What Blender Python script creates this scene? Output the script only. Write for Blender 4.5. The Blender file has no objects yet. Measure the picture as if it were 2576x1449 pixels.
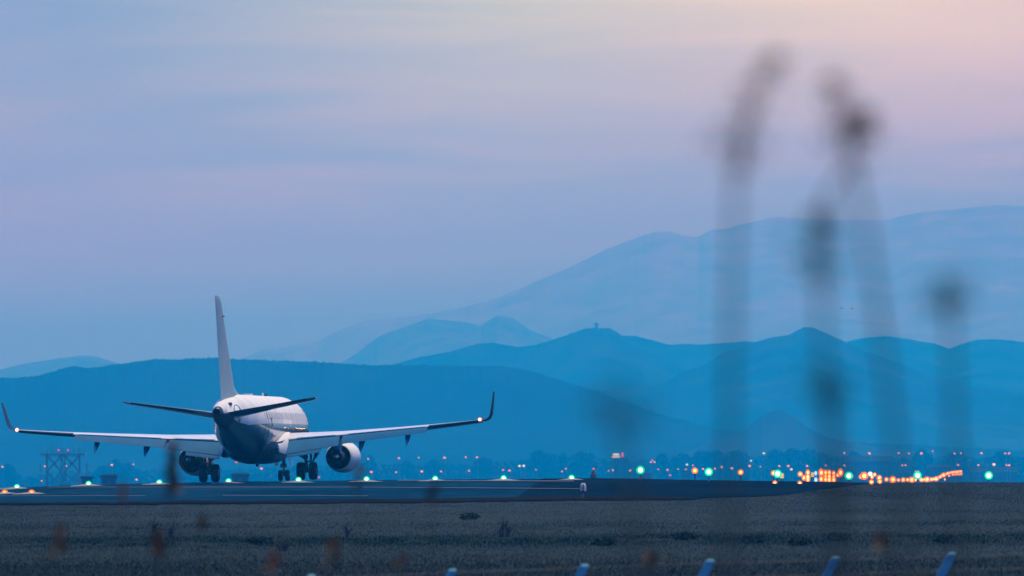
import bpy, math, random
import numpy as np
from mathutils import Vector, Matrix, noise as mnoise

random.seed(7)
rng = np.random.default_rng(7)
S = bpy.context.scene
C = S.collection
R = math.radians

# ------------------------------------------------------------------ view
W_PX, H_PX = 2576.0, 1449.0           # units used to note bearings
FOC = 26000.0                         # focal length in those units
YH = 1180.0                           # row of the true horizon
CAM_Z = 0.635                         # eye height above the pavement under the aircraft
D0 = 550.0                            # distance to the aircraft's main gear


def at(u, v, d):
    """world point at bearing u, elevation row v, distance d"""
    return Vector(((u - W_PX / 2) / FOC * d, d, CAM_Z + (YH - v) / FOC * d))


# ------------------------------------------------------------------ object helpers
def tag(o, label=None, cat=None, group=None, kind=None):
    if label: o['label'] = label
    if cat: o['category'] = cat
    if group: o['group'] = group
    if kind: o['kind'] = kind
    return o


def empty(name, loc, label, cat, group=None, rot=(0, 0, 0)):
    o = bpy.data.objects.new(name, None)
    o.empty_display_size = 0.2
    C.objects.link(o)
    o.location = loc
    o.rotation_euler = rot
    return tag(o, label, cat, group)


class MB:
    """collects shapes that become one mesh"""
    def __init__(s):
        s.v = []; s.f = []; s.smooth = []

    def add(s, verts, faces, smooth=False):
        n = len(s.v)
        s.v += [tuple(p) for p in verts]
        for f in faces:
            s.f.append(tuple(n + i for i in f)); s.smooth.append(smooth)
        return s

    def box(s, cx, cy, cz, sx, sy, sz, rz=0, m=None):
        vs = []
        for dx in (-.5, .5):
            for dy in (-.5, .5):
                for dz in (-.5, .5):
                    p = Vector((dx * sx, dy * sy, dz * sz))
                    if rz: p = Matrix.Rotation(rz, 3, 'Z') @ p
                    if m: p = m @ p
                    vs.append(p + Vector((cx, cy, cz)))
        return s.add(vs, [(0, 1, 3, 2), (4, 6, 7, 5), (0, 4, 5, 1), (2, 3, 7, 6), (0, 2, 6, 4), (1, 5, 7, 3)])

    def rings(s, rings, cap=True, smooth=True, close=True):
        n = len(rings[0]); vs = []; fs = []
        for r in rings: vs += list(r)
        for i in range(len(rings) - 1):
            for j in range(n if close else n - 1):
                k = (j + 1) % n
                fs.append((i * n + j, i * n + k, (i + 1) * n + k, (i + 1) * n + j))
        s.add(vs, fs, smooth)
        if cap:
            s.add(rings[0], [tuple(range(n))[::-1]]); s.add(rings[-1], [tuple(range(n))])
        return s

    def tube(s, pts, rads, n=8, cap=True, squash=1.0):
        pts = [Vector(p) for p in pts]
        if not hasattr(rads, '__len__'): rads = [rads] * len(pts)
        rg = []
        for i, p in enumerate(pts):
            a = pts[max(i - 1, 0)]; b = pts[min(i + 1, len(pts) - 1)]
            t = (b - a).normalized()
            up = Vector((0, 0, 1)) if abs(t.z) < .95 else Vector((0, 1, 0))
            e1 = t.cross(up).normalized(); e2 = t.cross(e1).normalized()
            rg.append([p + rads[i] * (math.cos(2 * math.pi * k / n) * e1 + squash * math.sin(2 * math.pi * k / n) * e2) for k in range(n)])
        return s.rings(rg, cap)

    def lathe(s, prof, origin=(0, 0, 0), axis='Z', n=20, cap=False):
        """prof: (distance along the axis, radius)"""
        o = Vector(origin); rg = []
        for (h, r) in prof:
            ring = []
            for k in range(n):
                a = 2 * math.pi * k / n
                c, q = math.cos(a) * r, math.sin(a) * r
                p = Vector((c, q, h)) if axis == 'Z' else (Vector((c, h, q)) if axis == 'Y' else Vector((h, c, q)))
                ring.append(o + p)
            rg.append(ring)
        return s.rings(rg, cap)

    def sphere(s, c, r, nu=12, nv=8, sc=(1, 1, 1)):
        rg = []
        for i in range(nv + 1):
            th = math.pi * i / nv
            rr = max(math.sin(th), 1e-3)
            rg.append([(c[0] + r * sc[0] * rr * math.cos(2 * math.pi * k / nu), c[1] + r * sc[1] * rr * math.sin(2 * math.pi * k / nu),
                        c[2] - r * sc[2] * math.cos(th)) for k in range(nu)])
        return s.rings(rg, cap=False)

    def mesh(s, name, mat):
        me = bpy.data.meshes.new(name)
        me.from_pydata(s.v, [], s.f)
        me.polygons.foreach_set('use_smooth', s.smooth)
        if mat: me.materials.append(mat)
        me.update()
        return me

    def build(s, name, mat, parent=None, loc=None):
        o = bpy.data.objects.new(name, s.mesh(name, mat))
        C.objects.link(o)
        if parent: o.parent = parent
        if loc is not None: o.location = loc
        return o


def fast_mesh(name, verts, faces, mat, smooth=False, parent=None, color=None):
    """numpy verts (n,3), faces (m,k)"""
    me = bpy.data.meshes.new(name)
    k = faces.shape[1]
    me.vertices.add(len(verts)); me.vertices.foreach_set('co', np.asarray(verts, dtype=np.float32).ravel())
    me.loops.add(faces.size); me.loops.foreach_set('vertex_index', faces.astype(np.int32).ravel())
    me.polygons.add(len(faces))
    me.polygons.foreach_set('loop_start', np.arange(0, faces.size, k, dtype=np.int32))
    me.polygons.foreach_set('use_smooth', np.full(len(faces), smooth))
    me.update(calc_edges=True)
    if color is not None:
        at_ = me.color_attributes.new('tint', 'FLOAT_COLOR', 'POINT')
        at_.data.foreach_set('color', np.asarray(color, dtype=np.float32).ravel())
    if mat: me.materials.append(mat)
    o = bpy.data.objects.new(name, me); C.objects.link(o)
    if parent: o.parent = parent
    return o


# ------------------------------------------------------------------ materials
def new_mat(name):
    m = bpy.data.materials.new(name); m.use_nodes = True
    nt = m.node_tree
    return m, nt, nt.nodes['Principled BSDF']


def mat_plain(name, col, rough=.5, metal=0., coat=0., var=.12, scale=3., bump=0., spec=.5):
    """a plain paint or metal with slight uneven tone"""
    m, nt, b = new_mat(name)
    N = nt.nodes; L = nt.links
    tc = N.new('ShaderNodeTexCoord'); no = N.new('ShaderNodeTexNoise')
    no.inputs['Scale'].default_value = scale; no.inputs['Detail'].default_value = 5
    L.new(tc.outputs['Object'], no.inputs['Vector'])
    mr = N.new('ShaderNodeMapRange'); mr.inputs[1].default_value = .3; mr.inputs[2].default_value = .7
    mr.inputs[3].default_value = 1 - var; mr.inputs[4].default_value = 1 + var * .5
    L.new(no.outputs['Fac'], mr.inputs[0])
    mx = N.new('ShaderNodeMix'); mx.data_type = 'RGBA'; mx.blend_type = 'MULTIPLY'; mx.inputs[0].default_value = 1
    mx.inputs[6].default_value = (*col, 1)
    L.new(mr.outputs[0], mx.inputs[7]); L.new(mx.outputs[2], b.inputs['Base Color'])
    b.inputs['Roughness'].default_value = rough; b.inputs['Metallic'].default_value = metal
    b.inputs['Specular IOR Level'].default_value = spec
    b.inputs['Coat Weight'].default_value = coat; b.inputs['Coat Roughness'].default_value = .01
    if bump:
        bp = N.new('ShaderNodeBump'); bp.inputs['Strength'].default_value = bump
        L.new(no.outputs['Fac'], bp.inputs['Height']); L.new(bp.outputs[0], b.inputs['Normal'])
    return m


def mat_emit(name, col, strength):
    m = bpy.data.materials.new(name); m.use_nodes = True
    nt = m.node_tree; nt.nodes.clear()
    e = nt.nodes.new('ShaderNodeEmission'); o = nt.nodes.new('ShaderNodeOutputMaterial')
    e.inputs[0].default_value = (*col, 1); e.inputs[1].default_value = strength
    nt.links.new(e.outputs[0], o.inputs[0])
    m.cycles.emission_sampling = 'NONE'
    return m


def ramp(nt, stops, fac=None, interp='LINEAR'):
    r = nt.nodes.new('ShaderNodeValToRGB'); r.color_ramp.interpolation = interp
    e = r.color_ramp.elements
    while len(e) < len(stops): e.new(.5)
    for i, (p, c) in enumerate(stops):
        e[i].position = p; e[i].color = (*c, 1) if len(c) == 3 else c
    if fac is not None: nt.links.new(fac, r.inputs[0])
    return r


def mat_terrain(name, cols, scales, rough=.9, stretch=(1, 1, 1), bump=.0, spec=.0):
    """two or three colours blended through noise in world metres"""
    m, nt, b = new_mat(name); N = nt.nodes; L = nt.links
    tc = N.new('ShaderNodeTexCoord'); mp = N.new('ShaderNodeMapping')
    mp.inputs['Scale'].default_value = stretch
    L.new(tc.outputs['Object'], mp.inputs[0])
    a = N.new('ShaderNodeTexNoise'); a.inputs['Scale'].default_value = scales[0]; a.inputs['Detail'].default_value = 8
    c = N.new('ShaderNodeTexNoise'); c.inputs['Scale'].default_value = scales[1]; c.inputs['Detail'].default_value = 4
    L.new(mp.outputs[0], a.inputs['Vector']); L.new(mp.outputs[0], c.inputs['Vector'])
    ad = N.new('ShaderNodeMath'); ad.operation = 'ADD'
    L.new(a.outputs['Fac'], ad.inputs[0]); L.new(c.outputs['Fac'], ad.inputs[1])
    hf = N.new('ShaderNodeMath'); hf.operation = 'MULTIPLY'; hf.inputs[1].default_value = .5
    L.new(ad.outputs[0], hf.inputs[0])
    n = len(cols)
    r = ramp(nt, [(.38 + .24 * i / (n - 1), cols[i]) for i in range(n)], hf.outputs[0])
    L.new(r.outputs[0], b.inputs['Base Color'])
    b.inputs['Roughness'].default_value = rough; b.inputs['Specular IOR Level'].default_value = spec
    if bump:
        bp = N.new('ShaderNodeBump'); bp.inputs['Strength'].default_value = bump
        L.new(c.outputs['Fac'], bp.inputs['Height']); L.new(bp.outputs[0], b.inputs['Normal'])
    return m


def mat_tint(name, rough=.8):
    """colour comes from the blade's own tint (species and dryness)"""
    m, nt, b = new_mat(name)
    a = nt.nodes.new('ShaderNodeVertexColor'); a.layer_name = 'tint'
    nt.links.new(a.outputs[0], b.inputs['Base Color'])
    b.inputs['Roughness'].default_value = rough
    b.inputs['Specular IOR Level'].default_value = .0
    return m


WHITE = mat_plain('white_paint', (.78, .77, .76), .5, var=.06, scale=.7, spec=.12)
def mat_body_reflection():  # white body; ground reflection and shade put into the dark lower colour
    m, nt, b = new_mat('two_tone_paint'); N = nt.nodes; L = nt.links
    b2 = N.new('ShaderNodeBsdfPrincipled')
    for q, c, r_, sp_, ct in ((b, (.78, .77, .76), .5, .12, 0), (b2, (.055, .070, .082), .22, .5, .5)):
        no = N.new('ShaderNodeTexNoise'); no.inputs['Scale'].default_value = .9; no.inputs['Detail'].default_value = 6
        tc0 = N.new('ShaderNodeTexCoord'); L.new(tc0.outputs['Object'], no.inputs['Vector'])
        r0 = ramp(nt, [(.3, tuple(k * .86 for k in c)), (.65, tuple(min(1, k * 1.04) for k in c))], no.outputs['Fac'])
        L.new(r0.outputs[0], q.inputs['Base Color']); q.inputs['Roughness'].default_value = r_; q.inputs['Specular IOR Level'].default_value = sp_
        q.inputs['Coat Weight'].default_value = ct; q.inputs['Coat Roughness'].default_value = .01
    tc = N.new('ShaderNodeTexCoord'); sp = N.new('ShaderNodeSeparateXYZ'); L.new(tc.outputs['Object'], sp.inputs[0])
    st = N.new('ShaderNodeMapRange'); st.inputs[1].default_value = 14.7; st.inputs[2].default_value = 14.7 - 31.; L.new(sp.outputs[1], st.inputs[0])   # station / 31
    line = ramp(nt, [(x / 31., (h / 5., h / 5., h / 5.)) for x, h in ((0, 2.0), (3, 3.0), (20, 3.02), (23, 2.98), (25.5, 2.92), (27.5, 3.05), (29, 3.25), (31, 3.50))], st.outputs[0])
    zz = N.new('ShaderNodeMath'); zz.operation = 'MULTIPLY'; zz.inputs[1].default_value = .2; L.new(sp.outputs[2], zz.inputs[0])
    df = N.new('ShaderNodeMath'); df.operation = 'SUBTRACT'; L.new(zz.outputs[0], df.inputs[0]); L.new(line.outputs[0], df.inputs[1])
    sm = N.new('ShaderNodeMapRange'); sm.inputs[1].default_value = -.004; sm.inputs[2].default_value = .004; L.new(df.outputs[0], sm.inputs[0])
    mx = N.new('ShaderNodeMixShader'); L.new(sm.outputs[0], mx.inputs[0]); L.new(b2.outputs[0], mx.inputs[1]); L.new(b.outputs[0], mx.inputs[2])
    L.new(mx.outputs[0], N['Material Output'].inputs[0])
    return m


FUSP = mat_body_reflection()
FINP = mat_plain('fin_paint', (.30, .43, .47), .5, var=.10, scale=.5, spec=.2)
BELLY = mat_plain('grey_paint', (.060, .075, .085), .22, coat=.5, var=.12, scale=.8)  # plain grey fittings, plus underside shade put into the colour
WINGTOP = mat_plain('wing_paint', (.70, .71, .73), .35, coat=.2, var=.10, scale=1.3)
FLAPM = mat_plain('flap_paint', (.016, .12, .27), .65, spec=.08, coat=.0, var=.12, scale=1.6)  # blue dusk shade put into the colour of light grey flaps
DARKP = mat_plain('dark_paint', (.022, .045, .085), .5, var=.1, spec=.15)
METAL = mat_plain('bare_metal', (.42, .42, .43), .28, metal=.9, var=.15)
DARKMETAL = mat_plain('dark_metal', (.10, .095, .09), .38, metal=.8, var=.25, scale=5)
BLACK = mat_plain('sooty_black', (.012, .012, .013), .6)
TYRE = mat_plain('tyre_rubber', (.02, .02, .021), .75, var=.2, scale=8)
GEARM = mat_plain('gear_enamel', (.20, .20, .20), .4, var=.2, scale=4)
GLASS = mat_plain('window_glass', (.03, .032, .036), .1, coat=.5)
SHADE = mat_plain('window_shade', (.30, .27, .27), .5)
PALEGREY = mat_plain('concrete', (.22, .23, .24), .85, var=.2, scale=6)
POST = mat_plain('post_concrete', (.11, .38, .48), .8, var=.25, scale=9)
STEEL = mat_plain('galvanised_steel', (.17, .18, .19), .5, metal=.3, var=.2)
BARK = mat_plain('bark', (.05, .042, .035), .9, var=.3, scale=4)
REDP = mat_plain('red_paint', (.35, .03, .03), .4)
PALE = mat_plain('pale_cladding', (.08, .085, .10), .9, spec=.0, var=.12, scale=.5)
ROOFM = mat_plain('roof_sheet', (.014, .02, .03), .9, spec=0., var=.15, scale=.5)
YLINE = mat_plain('line_paint', (.085, .085, .08), .8, var=.35, scale=.6)

E_GREEN = mat_emit('green_lens', (.02, .85, .42), 1.2)
E_GBULB = mat_emit('green_bulb', (.80, 1., .90), 4.0)
E_ORANGE = mat_emit('orange_lens', (1., .16, .0), 1.7)
E_OBULB = mat_emit('orange_bulb', (1., .50, .16), 3.4)
E_TOWN = mat_emit('sodium_lamp', (1., .37, .02), 1.6)
E_TOWNW = mat_emit('white_lamp', (.75, 1., .95), 1.3)
E_TOWNY = mat_emit('yellow_lamp', (1., .85, .45), 1.6)
E_RED = mat_emit('red_lamp', (1., .07, .09), 1.0)
E_STROBE = mat_emit('strobe_bulb', (1., .80, .70), 6.0)
E_STROBEH = mat_emit('strobe_lens', (1., .22, .10), 1.3)
E_SIGNW = mat_emit('lit_sign_white', (.75, 1., .92), 1.0)
E_SIGNY = mat_emit('lit_sign_yellow', (1., .72, .25), .75)
E_BLUE = mat_emit('blue_lens', (.25, .55, 1.), 1.5)

# ------------------------------------------------------------------ terrain
YC_U = [-400, 0, 43, 223, 401, 575, 922, 1267, 1500, 1600, 1760, 1900, 2050, 2180, 2300, 2420, 2576, 2900]
YC_V = [1236, 1232, 1228, 1220, 1216.5, 1213, 1209, 1206, 1205, 1206, 1209.5, 1211.5, 1213.5, 1216, 1214.5, 1213.5, 1214, 1216]
E_U = [-400, 0, 1000, 1440, 1740, 2576, 2900]
E_V = [1273, 1272, 1266, 1260, 1258.5, 1256, 1256]
ROWS_D = [165., 235., 300., 360., 430., 545., 610., 760., 1100., 3000., 30000.]


def row_at(u, d):
    yc = float(np.interp(u, YC_U, YC_V)); e = float(np.interp(u, E_U, E_V))
    near = (e - 1266) * .5
    vals = [1660., 1463. + near, 1374. + near, 1320. + near, e, yc, yc, yc + 3, yc + 5, yc + 6, yc + 7]
    return float(np.interp(d, ROWS_D, vals))


def ground_z(x, y):
    d = math.hypot(x, y)
    if y <= 0: u = -400 if x < 0 else 2900
    else: u = x / y * FOC + W_PX / 2
    u = min(max(u, -400), 2900)
    if d < 165:
        z165 = -(row_at(u, 165.) - YH) / FOC * 165
        t = d / 165.
        return CAM_Z + (-1.75) * (1 - t) + z165 * t
    return CAM_Z - (row_at(u, d) - YH) / FOC * d


def dist_of_row(u, v):
    """distance at which the ground shows on row v (between the field and the crest)"""
    lo, hi = 200., 545.
    for _ in range(40):
        mid = (lo + hi) / 2
        if row_at(u, mid) > v: lo = mid
        else: hi = mid
    return (lo + hi) / 2


ANG = [-math.pi + i * R(6) for i in range(29)] + list(np.linspace(R(-5.2), R(5.2), 261)) + [R(12) + i * R(6) for i in range(29)]
RAD = [6, 40, 90, 165, 200, 235, 265, 300, 330, 360, 395] + list(range(420, 720, 5)) + [760, 850, 1000, 1100, 1500, 2000, 2600, 3000, 4000, 6000, 9000, 13000, 18000, 25000]


def polar_sheet(name, mat, angs, rads, lift=0., keep=None, closed=False):
    v = []; na, nr = len(angs), len(rads)
    for a in angs:
        for r in rads:
            x, y = math.sin(a) * r, math.cos(a) * r
            v.append((x, y, ground_z(x, y) + lift))
    f = []
    for i in range(na if closed else na - 1):
        j = (i + 1) % na
        for k in range(nr - 1):
            f.append((i * nr + k, j * nr + k, j * nr + k + 1, i * nr + k + 1))
    o = fast_mesh(name, np.array(v), np.array(f), mat, True)
    return o


M_GROUND = mat_terrain('dry_turf', [(.020, .034, .042), (.028, .044, .054), (.036, .052, .066)], (.05, .6), stretch=(1, .35, 1))
ground = polar_sheet('ground', M_GROUND, ANG, RAD, closed=True)
tag(ground, kind='structure')

# the paved runway end: follows the ground just above it, edge swings away to the right
N_U = [-400, 0, 1000, 1440, 1740, 1775, 1900, 1960, 2010, 2050, 2110, 2170, 2200]
N_V = [1273, 1271, 1265, 1259, 1257.5, 1254, 1250, 1247, 1240, 1233.5, 1227, 1218, 1216.5]
M_ASPH = mat_terrain('asphalt', [(.002, .020, .050), (.005, .032, .074), (.009, .044, .098)], (.08, .9), rough=.75, stretch=(1, .3, 1))


def strip_sheet(name, mat, us, near_fn, far_fn, lift, n=40):
    v = []; f = []
    for u in us:
        a, b = near_fn(u), far_fn(u)
        for k in range(n):
            d = a + (b - a) * k / (n - 1)
            x = (u - W_PX / 2) / FOC * d
            v.append((x, d, ground_z(x, d) + lift))
    for i in range(len(us) - 1):
        for k in range(n - 1):
            f.append((i * n + k, (i + 1) * n + k, (i + 1) * n + k + 1, i * n + k + 1))
    return fast_mesh(name, np.array(v), np.array(f), mat, True)


def edge_d(u):
    w = 1.3 * mnoise.noise((u * .012, 3.1, 0)) + .7 * mnoise.noise((u * .05, 8.1, 0))
    return dist_of_row(u, float(np.interp(u, N_U, N_V)) + w)


us = list(np.arange(-380, 2196, 6.))
runway = strip_sheet('runway', M_ASPH, us, edge_d, lambda u: 700., .025, 60)
tag(runway, kind='structure')
# darker, newer surface where the taxiway joins on the right
M_DARKASPH = mat_terrain('new_asphalt', [(.002, .010, .024), (.004, .014, .032), (.006, .019, .041)], (.08, .9), rough=.75, stretch=(1, .3, 1))
us = list(np.arange(1292, 2192, 6.))
taxi = strip_sheet('taxiway', M_DARKASPH, us, lambda u: edge_d(u) + .2, lambda u: edge_d(u) + .6 + float(np.interp(u, [1290, 1470, 2200], [0, 1, 1])) * (700 - edge_d(u)), .045, 40)
tag(taxi, kind='structure')
# dark bare strip along the near edge of the pavement
M_VERGE = mat_terrain('dark_verge', [(.006, .007, .007), (.010, .010, .010), (.015, .014, .012)], (.2, 1.5))
us = list(np.arange(-380, 1760, 5.))
verge = strip_sheet('verge_path', M_VERGE, us,
                    lambda u: edge_d(u) - 2 - 2 * abs(mnoise.noise((u * .03, 0, 0))),
                    lambda u: edge_d(u) + np.interp(u, [0, 1440, 1700, 1760], [9, 17, 14, 2]) * (1 + .35 * mnoise.noise((u * .02, 5, 0))), .05, 6)
tag(verge, kind='structure')


def painted_line(u0, u1, v0, v1, wid, label):
    us = np.arange(u0, u1, 6.)
    vv = lambda u: v0 + (v1 - v0) * (u - u0) / (u1 - u0)
    o = strip_sheet('runway_marking', YLINE, list(us), lambda u: dist_of_row(u, vv(u)), lambda u: dist_of_row(u, vv(u)) + wid, .05, 3)
    tag(o, kind='structure')
    return o


painted_line(120, 905, 1228.0, 1228.2, 1.9, '')
painted_line(912, 1460, 1228.2, 1232, 1.9, '')
painted_line(-300, 370, 1251, 1249.6, 1.7, '')
painted_line(560, 930, 1249, 1250, 1.7, '')
painted_line(1000, 1450, 1211.2, 1213.0, 3.2, '')

# ------------------------------------------------------------------ grass on the field (uncountable)
def grass_field():
    n = 560000
    u = rng.uniform(-40, 2620, n)
    d = 236 + (545 - 236) * rng.uniform(0, 1, n) ** .9
    lim = np.interp(u, np.arange(-60, 2640, 20), [edge_d(q) - 3 if q < 2190 else 545. for q in np.arange(-60, 2640, 20)])
    k = d < lim
    u, d, lim = u[k], d[k], lim[k]; n = len(u)
    x = (u - W_PX / 2) / FOC * d
    z = np.array([ground_z(a, b) for a, b in zip(x, d)])
    big = np.array([mnoise.fractal((a * .11, b * .035, 0), 1., 2., 4) for a, b in zip(x, d)])
    fine = np.array([mnoise.noise((a * .9, b * .12, 4)) for a, b in zip(x, d)])
    row = np.array([row_at(a, b) for a, b in zip(u, d)])
    drow = row + (u - 1288) * .006
    band = np.exp(-((drow - 1362) / 13.) ** 2) * np.clip(.80 + 1.3 * fine + .8 * big, 0, 1)      # greener, ranker strip
    band = np.maximum(band, .7 * np.exp(-((drow - 1325) / 6.) ** 2) * np.clip(.2 + 1.5 * fine, 0, 1))
    green = np.clip(band + .75 * np.clip(big * 1.6 - .1, 0, 1), 0, 1)
    green = np.clip(green + .5 * np.clip((520 - u) / 600, 0, 1) + .3 * np.clip((u - 2150) / 500, 0, 1), 0, .95)
    h = np.interp(row, [1215, 1262, 1300, 1380, 1470], [.03, .03, .035, .05, .10]) * rng.uniform(.5, 1.25, n) * (1 + .9 * band)
    w = np.interp(d, [236, 545], [.011, .024]) * rng.uniform(.6, 1.3, n)
    a = rng.uniform(0, math.pi, n)
    lean = rng.normal(0, .32, (n, 2)) * h[:, None]
    c, s = np.cos(a) * w, np.sin(a) * w * .4
    v = np.empty((n, 3, 3))
    v[:, 0] = np.stack([x - c, d - s, z - .02], 1); v[:, 1] = np.stack([x + c, d + s, z - .02], 1)
    v[:, 2] = np.stack([x + lean[:, 0], d + lean[:, 1], z + h], 1)
    drift = np.array([mnoise.fractal((a * .16, b * .022, 9), 1., 2., 5) for a, b in zip(x, d)])
    dry = np.array([.047, .070, .092]); drk = np.array([.022, .038, .054]); grn = np.array([.006, .022, .026])
    t = np.clip(.52 + 1.5 * drift + rng.normal(0, .05, n), 0, 1)[:, None]
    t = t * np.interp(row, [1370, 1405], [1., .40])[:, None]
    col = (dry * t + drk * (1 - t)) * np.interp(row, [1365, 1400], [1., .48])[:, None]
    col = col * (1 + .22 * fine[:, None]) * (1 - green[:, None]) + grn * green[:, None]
    col4 = np.ones((n, 3, 4)); col4[:, :, :3] = np.clip(col, .005, 1)[:, None, :]
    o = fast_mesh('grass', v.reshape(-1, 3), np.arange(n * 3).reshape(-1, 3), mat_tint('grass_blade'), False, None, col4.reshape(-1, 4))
    o.data.polygons.foreach_set('use_smooth', np.ones(n, dtype=bool))
    o.data.normals_split_custom_set_from_vertices(np.tile(np.array([[0., -.25, .97]]), (n * 3, 1)).tolist())
    tag(o, 'dry tan and dark green rough grass covering the field before the runway', 'grass', kind='stuff')


grass_field()

# ------------------------------------------------------------------ hills and mountains
def ridge(name, pts, d0, front, back, mat, foot_row=1212., rough=1.0, step=3.0, seed=0, p=1.25, relief=.10, knob=1.0, nf=26, extra=None):
    pu = [a for a, _ in pts]; pv = [b for _, b in pts]
    us = np.arange(pu[0], pu[-1] + .1, step)
    rows = [-1 + i / nf for i in range(nf)] + [0, .15, .4, .7, 1.]
    m = d0 / FOC
    vs = []
    for u in us:
        Y = float(np.interp(u, pu, pv))
        Y -= rough * (1.6 * mnoise.noise((u * .03, seed, 0)) + 1.0 * mnoise.noise((u * .09, seed + 3, 0)))
        # tree tops stand only along the crest
        tops = m * rough * knob * (.9 * abs(mnoise.noise((u * .27, seed + 7, 0))) + 1.6 * max(0, mnoise.noise((u * .11, seed + 9, 1))) * abs(mnoise.noise((u * .55, seed + 5, 0))))
        hc = (YH - Y) * m; hf = (YH - foot_row) * m
        for t in rows:
            d = d0 + (front * t if t < 0 else back * t)
            sh = (1 - abs(t)) ** p
            x = (u - W_PX / 2) / FOC * d
            e = 4 * abs(t) * (1 - abs(t))
            q = mnoise.fractal((x * .0035 + seed, d * .0035, seed), 1., 2.1, 5)
            z = hf + (hc - hf) * sh + relief * (hc - hf) * e * q * .6 * (1 if t < 0 else .4)
            z += tops * (1 - abs(t)) ** 16
            if t <= -.999: z -= 6
            vs.append((x, d, CAM_Z + z))
    nr = len(rows); f = []
    for i in range(len(us) - 1):
        for k in range(nr - 1):
            f.append((i * nr + k, (i + 1) * nr + k, (i + 1) * nr + k + 1, i * nr + k + 1))
    o = fast_mesh(name, np.array(vs), np.array(f), mat, True)
    tag(o, kind='structure')
    return o


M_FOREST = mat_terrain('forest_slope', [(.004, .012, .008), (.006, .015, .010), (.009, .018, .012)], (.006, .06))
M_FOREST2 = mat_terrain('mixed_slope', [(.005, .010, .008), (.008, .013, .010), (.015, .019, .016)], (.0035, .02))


def mat_snow():
    m, nt, b = new_mat('snowy_slope'); N = nt.nodes; L = nt.links
    tc = N.new('ShaderNodeTexCoord'); mp = N.new('ShaderNodeMapping'); mp.inputs['Scale'].default_value = (1, .5, 1.6)
    L.new(tc.outputs['Object'], mp.inputs[0])
    a = N.new('ShaderNodeTexNoise'); a.inputs['Scale'].default_value = .009; a.inputs['Detail'].default_value = 9; a.inputs['Roughness'].default_value = .62
    a.inputs['Distortion'].default_value = .6
    L.new(mp.outputs[0], a.inputs['Vector'])
    sp = N.new('ShaderNodeSeparateXYZ'); L.new(tc.outputs['Object'], sp.inputs[0])
    h = N.new('ShaderNodeMapRange'); h.inputs[1].default_value = 120; h.inputs[2].default_value = 540; h.inputs[3].default_value = -.16; h.inputs[4].default_value = .15
    L.new(sp.outputs[2], h.inputs[0])
    ad = N.new('ShaderNodeMath'); ad.operation = 'ADD'; L.new(a.outputs['Fac'], ad.inputs[0]); L.new(h.outputs[0], ad.inputs[1])
    r = ramp(nt, [(.10, (.055, .078, .092)), (.52, (.108, .124, .134)), (.98, (.185, .19, .20))], ad.outputs[0])
    L.new(r.outputs[0], b.inputs['Base Color']); b.inputs['Roughness'].default_value = .85; b.inputs['Specular IOR Level'].default_value = 0
    return m


M_SNOW = mat_snow()
M_FOREST3 = mat_terrain('cut_slope', [(.008, .017, .016), (.012, .021, .020), (.017, .025, .025)], (.01, .05))
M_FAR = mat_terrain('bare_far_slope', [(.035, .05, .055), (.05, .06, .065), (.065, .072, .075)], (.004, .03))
ridge('mountain', [(-900, 960), (200, 950), (560, 915), (600, 903), (620, 897), (665, 877), (700, 877), (760, 863), (800, 857), (850, 832), (900, 812), (940, 803),
                   (1000, 798), (1080, 789), (1160, 775), (1240, 752), (1300, 728), (1360, 703), (1420, 678), (1480, 650), (1530, 625),
                   (1580, 606), (1620, 592), (1650, 582), (1690, 582), (1720, 593), (1755, 596), (1790, 578), (1830, 575), (1870, 563),
                   (1950, 546), (2050, 552), (2150, 553), (2240, 552), (2280, 540), (2330, 533), (2420, 525), (2480, 518), (2520, 516),
                   (2576, 520), (2900, 540), (3600, 700)], 21000., 3900, 1400, M_SNOW, rough=.8, seed=11, p=1.15, relief=.045, knob=.5, step=4)
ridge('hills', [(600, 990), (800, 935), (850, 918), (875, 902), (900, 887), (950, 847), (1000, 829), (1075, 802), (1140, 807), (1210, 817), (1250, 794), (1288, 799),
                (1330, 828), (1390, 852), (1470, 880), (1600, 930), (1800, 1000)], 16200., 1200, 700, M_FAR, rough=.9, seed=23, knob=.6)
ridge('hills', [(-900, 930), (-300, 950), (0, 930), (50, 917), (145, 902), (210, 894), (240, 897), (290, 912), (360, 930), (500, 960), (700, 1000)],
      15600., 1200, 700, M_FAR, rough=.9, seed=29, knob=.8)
ridge('hills', [(1300, 960), (1430, 900), (1500, 860), (1562, 844), (1600, 845), (1686, 868), (1718, 864), (1770, 867), (1806, 864), (1870, 859), (1939, 862), (2040, 866), (2110, 866), (2157, 852), (2226, 845),
                (2286, 853), (2350, 864), (2389, 878), (2414, 866), (2457, 855), (2500, 853), (2543, 856), (2576, 861), (2800, 880), (3400, 900)],
      12000., 1000, 600, M_FOREST2, rough=1., seed=37)
hill_tower = ridge('hills', [(780, 1000), (900, 948), (985, 918), (1050, 900), (1130, 885), (1200, 865), (1240, 862), (1300, 873), (1350, 868), (1420, 845), (1470, 827), (1490, 825),
                (1535, 826), (1570, 848), (1620, 882), (1700, 920), (1800, 960), (2000, 1040)], 11100., 1000, 600, M_FOREST2, rough=1., seed=41, knob=3., step=2.5)
ridge('hills', [(1380, 1010), (1471, 985), (1560, 980), (1650, 967), (1677, 960), (1711, 939), (1771, 918), (1814, 892), (1857, 875), (1939, 849), (1986, 843), (2008, 830),
                (2024, 822), (2046, 824), (2076, 838), (2106, 851), (2127, 860), (2200, 890), (2280, 920), (2350, 945), (2450, 975), (2576, 990), (2900, 1010), (3400, 1020)],
      9900., 900, 600, M_FOREST2, rough=.9, seed=47, knob=3., step=2.5)
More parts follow.
